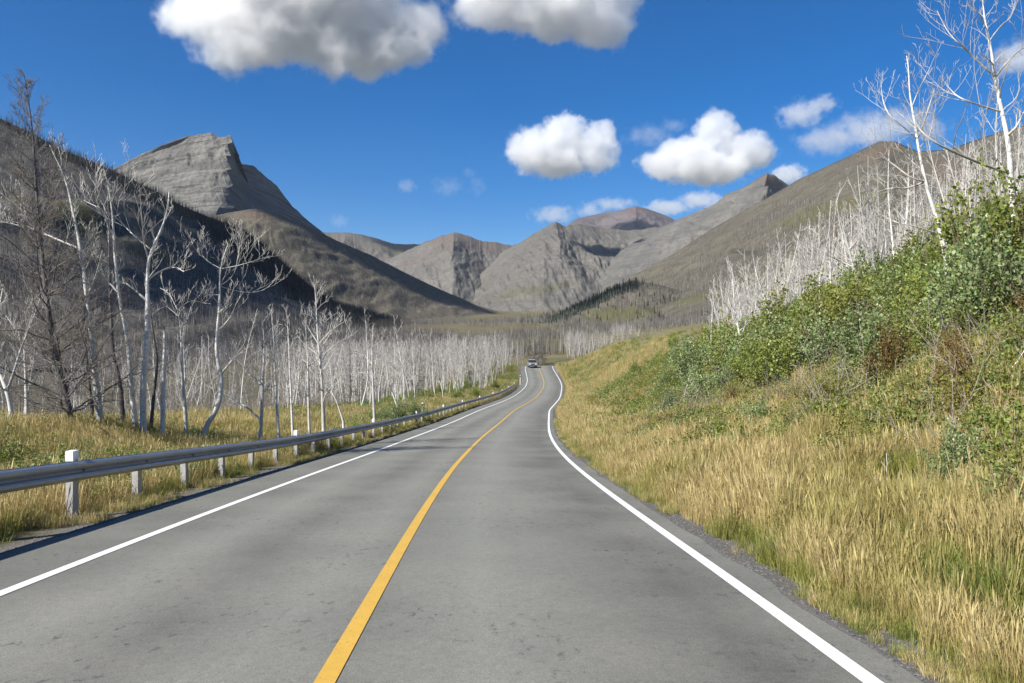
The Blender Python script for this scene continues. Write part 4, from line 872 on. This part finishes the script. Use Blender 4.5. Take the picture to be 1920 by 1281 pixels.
stick('pale fallen branch under the tall shrubs at the far right', [gp(1850, 13, .3), gp(1890, 13.3, .6), gp(1930, 13.5, .75)], .02, 4)
stick('forked white fallen log at the left end of the shrub thicket', [gp(1282, 38, .5), gp(1290, 38.4, 1.0), gp(1300, 39, 1.7)], .035, 5)

# ------------------------------------------------------------------ guardrail
STEEL, nt, b = mat('galvanised_steel'); b.inputs['Metallic'].default_value = .75; b.inputs['Roughness'].default_value = .42
_n = noise(nt, 3.5, 5, .65, pos(nt)); _m = noise(nt, 1.1, 4, .7, pos(nt)); nt.links.new(mixc(nt, _m, (.30, .315, .33), (.46, .47, .48)), b.inputs['Base Color']); nt.links.new(ramp(nt, _n, [(.3, .34), (.7, .55)]), b.inputs['Roughness'])
POST = simple('weathered_post_wood', (.42, .41, .39), .8, 0, .2, 5, .004); WHITEP = simple('white_marker', (.82, .82, .80), .5); RUST = simple('bolt_steel', (.16, .13, .11), .6, .4)
BLACK = simple('black_marker', (.02, .02, .02), .5)
GT = -5.42
def rail_pt(y):
    h = rh(y); c = 1/np.sqrt(1+h*h); return np.array([rx(y)+GT*c, y-GT*c*h, 0.])
def box(cx, cy, cz, sx, sy, sz, bev=0):
    V = np.array([(x, y, z) for x in (-1, 1) for y in (-1, 1) for z in (-1, 1)], float)*[sx/2, sy/2, sz/2]+[cx, cy, cz]
    Fq = np.array([(0, 1, 3, 2), (4, 6, 7, 5), (0, 4, 5, 1), (2, 3, 7, 6), (0, 2, 6, 4), (1, 5, 7, 3)]); return V, Fq
ys = [12.3+2.2*k for k in range(-7, 61)]
gb = rail_pt(12.3); gz = lambda p: float(ground(p[0], p[1]))
gr = empty('guardrail', (gb[0], gb[1], gz(gb))); tag(gr, 'long steel guardrail on grey posts curving along the left shoulder', 'guardrail'); G0 = np.array(gr.location)
zr_ = lambda y: float(rz(y))+.02+.15*float(1-sstep(8, 26, y))
prof = [(-.0, 0), (.012, .012), (.045, .03), (.075, .055), (.080, .085), (.062, .112), (.020, .135), (.008, .155), (.020, .175), (.062, .198), (.080, .225), (.075, .255), (.045, .28), (.012, .298), (0, .31)]
def beam(y0, y1, off):
    n = 7; yq = np.linspace(y0, y1, n); V = []
    for y in yq:
        p = rail_pt(y); h = float(rh(y)); c = 1/math.sqrt(1+h*h); nx = np.array([c, -c*h, 0.])
        z = zr_(y)+.43
        ring = [p+nx*(.12+off+a)+np.array([0, 0, z+b_]) for a, b_ in prof]+[p+nx*(.117+off+a-.003)+np.array([0, 0, z+b_*.985+.002]) for a, b_ in prof[::-1]]
        V.append(ring)
    V = np.array(V)-G0; m_ = V.shape[1]; i, j = np.meshgrid(np.arange(n-1), np.arange(m_), indexing='ij'); i = i.ravel(); j = j.ravel(); k = (j+1) % m_
    Q = np.stack([i*m_+j, i*m_+k, (i+1)*m_+k, (i+1)*m_+j], 1)[:, ::-1]
    me = mesh('rail_beam', V.reshape(-1, 3), Q, False); link('rail_beam', me, STEEL, gr)
for k in range(0, len(ys)-2, 2): beam(ys[k]-.1, ys[k+2]+.1, .004*((k//2) % 2))
pv, pf = box(0, 0, 0, 1, 1, 1)
for k, y in enumerate(ys):
    p = rail_pt(y); h = float(rh(y)); a = -math.atan(h); tall = (k-7) % 6 == 0; g = gz(p)
    top = zr_(y)+(.845 if tall else .70); ca, sa = math.cos(a), math.sin(a)
    def bx(nm, cx, cy, z0, z1, sx, sy, m, par):
        V, Fq = box(0, 0, 0, sx, sy, z1-z0); tl = rng.normal(0, .012, 2)
        V[:, :2] *= 1-.06*((V[:, 2:3] > 0) & (nm == 'post'))
        V = V+[cx, cy, (z0+z1)/2]; V[:, 0] += (V[:, 2]-g)*tl[0]*(nm == 'post'); W_ = V.copy(); W_[:, 0] = V[:, 0]*ca-V[:, 1]*sa+p[0]; W_[:, 1] = V[:, 0]*sa+V[:, 1]*ca+p[1]
        W_ -= G0
        if par is not gr: pass
        return link(nm, mesh(nm, W_, Fq), m, par)
    po = bx('post', -.045, 0, g-.3, top, .115, .17, POST, gr)
    if tall: bx('marker_cap', -.045, 0, top-.11, top+.045, .119, .174, WHITEP, po)
    bx('spacer_block', .078, 0, zr_(y)+.45, zr_(y)+.72, .07, .13, POST, gr)
    if k < 45: bx('bolt', .138, 0, zr_(y)+.568, zr_(y)+.602, .022, .034, RUST, po)
# delineators
def delin(label, x, y, h):
    z = float(ground(x, y)); t = empty('delineator_post', (x, y, z)); tag(t, label, 'marker post')
    V, Fq = box(0, 0, h/2-.1, .10, .05, h+.2); V[:, 0] += V[:, 2]*.03; link('post', mesh('post', V, Fq), WHITEP, t)
    V, Fq = box(.03*h*.8, -.028, h*.84, .104, .012, h*.13); link('reflector_band', mesh('reflector_band', V, Fq), BLACK, t)
x, y = at_px(791, 58); delin('white marker post with a black band behind the middle of the rail', x, y, 1.35)
x, y = at_px(975, 152); delin('white marker post at the far end of the guardrail', x, y, 1.9)

# ------------------------------------------------------------------ oncoming vehicle
def car():
    y = 196.; x = float(rx(y))-1.75; z = float(rz(y)); t = empty('silver_suv', (x, y, z), R(4)); t.scale = (1.1, 1.1, 1.14); tag(t, 'silver sport utility vehicle coming over the crest in the far lane', 'car')
    PAINT = simple('silver_paint', (.50, .51, .52), .28, .6); GL_ = simple('dark_glass', (.012, .014, .018), .08); TY = simple('tyre_rubber', (.02, .02, .02), .8); RIM = simple('wheel_rim', (.4, .4, .41), .35, .8); PL = simple('black_plastic', (.03, .03, .03), .6)
    LT = simple('headlight_glass', (.75, .76, .75), .15)
    def loft(nm, secs, m, par=t, sm=False):
        # secs: (y, half width bottom, half width top, z bottom, z top) with chamfered corners
        V = []
        for (yy_, wb, wt, zb, zt) in secs:
            c = .07; V += [(-wb+c, yy_, zb), (wb-c, yy_, zb), (wb, yy_, zb+c), (wt, yy_, zt-c), (wt-c, yy_, zt), (-wt+c, yy_, zt), (-wt, yy_, zt-c), (-wb, yy_, zb+c)]
        n = len(secs); i, j = np.meshgrid(np.arange(n-1), np.arange(8), indexing='ij'); i = i.ravel(); j = j.ravel(); k = (j+1) % 8
        Q = np.stack([i*8+j, i*8+k, (i+1)*8+k, (i+1)*8+j], 1); C = np.array([list(range(7, -1, -1)), [(n-1)*8+q_ for q_ in range(8)]])
        return link(nm, mesh(nm, np.array(V), [Q, C], sm), m, par)
    body = loft('body', [(-2.38, .80, .80, .42, .78), (-2.3, .90, .86, .32, .98), (-1.3, .95, .90, .30, 1.08), (-1.0, .95, .92, .30, 1.12), (2.1, .95, .92, .30, 1.12), (2.35, .90, .86, .38, 1.05)], PAINT)
    roof = loft('roof', [(-.55, .66, .62, 1.60, 1.72), (0, .68, .64, 1.62, 1.80), (1.9, .68, .62, 1.62, 1.78), (2.15, .66, .6, 1.60, 1.70)], PAINT)
    cab = loft('cabin', [(-1.15, .84, .80, 1.10, 1.20), (-.52, .82, .66, 1.10, 1.62), (2.05, .82, .66, 1.10, 1.62), (2.3, .82, .78, 1.08, 1.20)], PL)
    V = np.array([(-.76, -1.16, 1.17), (.76, -1.16, 1.17), (.62, -.58, 1.62), (-.62, -.58, 1.62), (-.76, -1.13, 1.15), (.76, -1.13, 1.15), (.62, -.55, 1.6), (-.62, -.55, 1.6)])
    Q = np.array([(0, 1, 2, 3), (7, 6, 5, 4), (0, 4, 5, 1), (1, 5, 6, 2), (2, 6, 7, 3), (3, 7, 4, 0)]); link('windscreen', mesh('windscreen', V, Q), GL_, t)
    for s in (-1, 1):
        for a, b_ in ((-.75, .45), (.52, 1.85)):
            V = np.array([(s*.835, a, 1.16), (s*.835, b_, 1.16), (s*.70, b_-.03, 1.58), (s*.70, a+.2, 1.58)]); V2 = V-[s*.03, 0, 0]
            link('side_window', mesh('side_window', np.r_[V, V2], Q if s > 0 else Q[:, ::-1]), GL_, t)
        V, Fq = box(s*.66, -2.33, .80, .34, .12, .17); link('headlight', mesh('headlight', V, Fq), LT, t)
        V, Fq = box(s*1.04, -.75, 1.16, .2, .1, .15); link('mirror', mesh('mirror', V, Fq), PAINT, t)
        for yw in (-1.45, 1.4):
            th = np.linspace(0, 2*np.pi, 20, endpoint=False)
            def disc(r, x0, x1):
                V = np.array([(x_, yw+math.cos(a)*r, .37+math.sin(a)*r) for x_ in (x0, x1) for a in th]); i = np.arange(20); k = (i+1) % 20
                return V, [np.stack([i, k, k+20, i+20], 1), np.array([list(range(19, -1, -1)), list(range(20, 40))])]
            wv = link('wheel', mesh('wheel', *disc(.36, s*.70, s*.965)), TY, t); link('rim', mesh('rim', *disc(.22, s*.90, s*.972)), RIM, wv)
    V, Fq = box(0, -2.37, .76, .86, .08, .20); link('grille', mesh('grille', V, Fq), PL, t)
    V, Fq = box(0, -2.42, .45, 1.7, .16, .2); link('bumper', mesh('bumper', V, Fq), PL, t)
car()
# ------------------------------------------------------------------ air: one closed box of thin haze, clouds and sky outside it
V, Fq = box(0, 0, 0, 2*19000, 17500+300, 1420+60); o = link('haze', mesh('haze', V, Fq)); o.location = (0, (17500-300)/2, (1420-60)/2); tag(o, 'thin clear mountain air', None, kind='stuff')
m = bpy.data.materials.new('haze'); m.use_nodes = True; nt = m.node_tree; nt.nodes.remove(nt.nodes['Principled BSDF']); v = nt.nodes.new('ShaderNodeVolumePrincipled')
v.inputs['Color'].default_value = (.80, .88, 1, 1); v.inputs['Density'].default_value = .000018; v.inputs['Anisotropy'].default_value = .2
nt.links.new(v.outputs[0], nt.nodes['Material Output'].inputs['Volume']); o.data.materials.append(m)

# ------------------------------------------------------------------ clouds: real volumes, a bank of fair weather cumulus 2.2 km up
def cloud(label, d, blobs, dens, seed, k=.95, soft=1., thick=.55, world=None):
    """blobs: (px, py, rx px, ry px); every blob becomes an ellipsoid at distance d"""
    s = d/F; B = [((px-CX)*s, d+rng.uniform(-.15, .15)*rx_*s, CAMZ-(py-CY)*s, rx_*s, rx_*s*thick+60, ry_*s) for px, py, rx_, ry_ in blobs]
    if world: B = world
    A = np.array(B); lo = (A[:, :3]-A[:, 3:]*1.25).min(0); hi = (A[:, :3]+A[:, 3:]*1.25).max(0); c = (lo+hi)/2
    V, Fq = box(0, 0, 0, *(hi-lo)); o = link('cloud', mesh('cloud', V, Fq)); o.location = c; tag(o, label, 'cloud')
    m = bpy.data.materials.new('cloud_vapour'); m.use_nodes = True; nt = m.node_tree; nt.nodes.remove(nt.nodes['Principled BSDF'])
    tc = nt.nodes.new('ShaderNodeTexCoord').outputs['Object']
    sz = float(A[:, 3].max())
    nz = N(nt, 'ShaderNodeTexNoise', Scale=2.9/sz, Detail=8., Roughness=.64); mp = N(nt, 'ShaderNodeVectorMath', operation='ADD'); nt.links.new(tc, mp.inputs[0]); mp.inputs[1].default_value = (seed*977., seed*311., 0); nt.links.new(mp.outputs[0], nz.inputs['Vector'])
    cur = None
    for b in B:
        q = N(nt, 'ShaderNodeVectorMath', operation='SUBTRACT'); nt.links.new(tc, q.inputs[0]); q.inputs[1].default_value = (b[0]-c[0], b[1]-c[1], b[2]-c[2])
        e = N(nt, 'ShaderNodeVectorMath', operation='DIVIDE'); nt.links.new(q.outputs[0], e.inputs[0]); e.inputs[1].default_value = b[3:]
        l = N(nt, 'ShaderNodeVectorMath', operation='LENGTH'); nt.links.new(e.outputs[0], l.inputs[0])
        f = N(nt, 'ShaderNodeMath', operation='SUBTRACT'); f.inputs[0].default_value = 1; nt.links.new(l.outputs['Value'], f.inputs[1])
        if cur is None: cur = f.outputs[0]
        else:
            x = N(nt, 'ShaderNodeMath', operation='SMOOTH_MAX'); nt.links.new(cur, x.inputs[0]); nt.links.new(f.outputs[0], x.inputs[1]); x.inputs[2].default_value = .12; cur = x.outputs[0]
    nn = N(nt, 'ShaderNodeMath', operation='MULTIPLY_ADD'); nt.links.new(nz.outputs['Fac'], nn.inputs[0]); nn.inputs[1].default_value = k*2.2; nn.inputs[2].default_value = -k*2.2*.51
    ad = N(nt, 'ShaderNodeMath', operation='ADD'); nt.links.new(cur, ad.inputs[0]); nt.links.new(nn.outputs[0], ad.inputs[1])
    mr = N(nt, 'ShaderNodeMapRange', interpolation_type='SMOOTHSTEP'); nt.links.new(ad.outputs[0], mr.inputs[0]); mr.inputs[1].default_value = 0; mr.inputs[2].default_value = .36*soft; mr.inputs[4].default_value = dens
    v = nt.nodes.new('ShaderNodeVolumeScatter'); v.inputs['Color'].default_value = (1, 1, 1, 1); v.inputs['Anisotropy'].default_value = .25
    nt.links.new(mr.outputs[0], v.inputs['Density']); nt.links.new(v.outputs[0], nt.nodes['Material Output'].inputs['Volume'])
    o.data.materials.append(m)
cloud('large white and grey cloud at the top left of the sky', 5600, [(420, 20, 110, 85), (540, 25, 150, 95), (470, 90, 90, 55), (660, 45, 150, 95), (740, 90, 85, 45), (350, 30, 60, 50), (600, -60, 260, 70), (780, 50, 55, 50)], .011, 1, .85)
cloud('darker grey cloud at the top of the sky right of the largest one', 5600, [(930, 10, 90, 45), (1040, 20, 120, 55), (1110, 45, 90, 45), (1150, 10, 60, 45), (1000, -40, 200, 50)], .010, 2, .85)
cloud('compact white cumulus in the middle above the central mountains', 9000, [(1005, 285, 65, 45), (1060, 262, 60, 52), (1110, 285, 50, 48), (1040, 300, 85, 34), (1125, 255, 32, 30)], .009, 3, .8)
cloud('bright white cumulus with a tall head right of the compact one', 9000, [(1340, 255, 50, 48), (1290, 295, 80, 42), (1390, 290, 65, 42), (1240, 310, 50, 30), (1330, 315, 100, 34)], .009, 4, .8)
cloud('small soft white cloud above the right hillside', 8500, [(1500, 215, 48, 28), (1545, 195, 32, 20)], .004, 5, 1., 1.6)
cloud('thin hazy cloud resting on the right hillside', 9000, [(1550, 265, 65, 30), (1630, 245, 80, 38), (1700, 225, 60, 30), (1745, 240, 40, 25)], .0030, 6, 1.1, 1.8)
cloud('pale cloud at the right edge of the sky', 8000, [(1900, 110, 50, 36), (1960, 90, 60, 50)], .0045, 7, 1., 2)
cloud('small white cloud tucked behind the pyramid peak', 11000, [(1478, 328, 36, 22)], .006, 8, .8)
cloud('low white cloud behind the purple brown mountain', 12000, [(1250, 390, 50, 16), (1310, 376, 44, 18), (1340, 385, 30, 20)], .004, 9, 1., 1.4)
cloud('low thin cloud left of the purple brown mountain', 12000, [(1040, 402, 50, 20), (1105, 395, 32, 20), (1150, 382, 50, 14)], .0028, 10, 1.1, 2)
cloud('faint wisp of cloud in the blue gap left of centre', 10000, [(840, 350, 40, 24), (895, 350, 20, 24), (880, 325, 18, 12)], .0008, 11, 1.2, 2.5)
cloud('tiny faint cloud at the left of the wisp', 10000, [(762, 348, 22, 15)], .0018, 12, 1.1, 2)
cloud('tiny faint cloud above the brown saddle', 10000, [(636, 415, 22, 15)], .0010, 13, 1.1, 2)
cloud('thin veil of cloud left of the tall headed cumulus', 9500, [(1220, 252, 55, 22), (1262, 235, 30, 16)], .0012, 14, 1.2, 2)

# clouds added out of view, placed toward the sun to shade the slopes
def over(px, py, d, z, r, h=130):
    q = Vector(P(px, py, d)); k_ = (z-q.z)/SUN.z; q = q+SUN*k_; return (q.x, q.y, q.z, r, r, h)
cloud('long unseen cloud added left of the road to shade the brown shoulder', 0, [], .02, 21, .6, .8, world=[over(675, 488, 1900, 1900, 95), over(710, 508, 1970, 1900, 105), over(755, 532, 2060, 1900, 105), (over(805, 552, 2180, 1900, 100)), over(850, 566, 2300, 1900, 80)])
cloud('chain of small unseen clouds added behind the viewer to shade the foot of the burnt hillside', 0, [], .09, 22, .5, .8, world=[over(x_, y_, d_, 1900, r_, 24) for x_, y_, d_, r_ in [(235, 565, 440, 20), (275, 552, 480, 26), (320, 545, 525, 30), (365, 540, 570, 34), (410, 538, 620, 38), (455, 540, 680, 42), (505, 548, 760, 48), (555, 560, 850, 52), (610, 576, 930, 56), (665, 590, 1020, 58), (725, 602, 1120, 55)]])  # small clouds strung out and flattened only for their shadow on the hill
cloud('unseen cloud added high overhead to shade the forested mountain basin', 0, [], .02, 23, .6, .8, world=[over(1125, 466, 4150, 2200, 120), over(1170, 464, 4150, 2200, 130)])
cloud('small unseen cloud added behind the viewer to shade the low wooded ridge', 0, [], .02, 24, .6, .8, world=[over(1070, 582, 1150, 1900, 40, 50), over(1110, 566, 1130, 1900, 55, 50), over(1155, 552, 1110, 1900, 50, 50)])
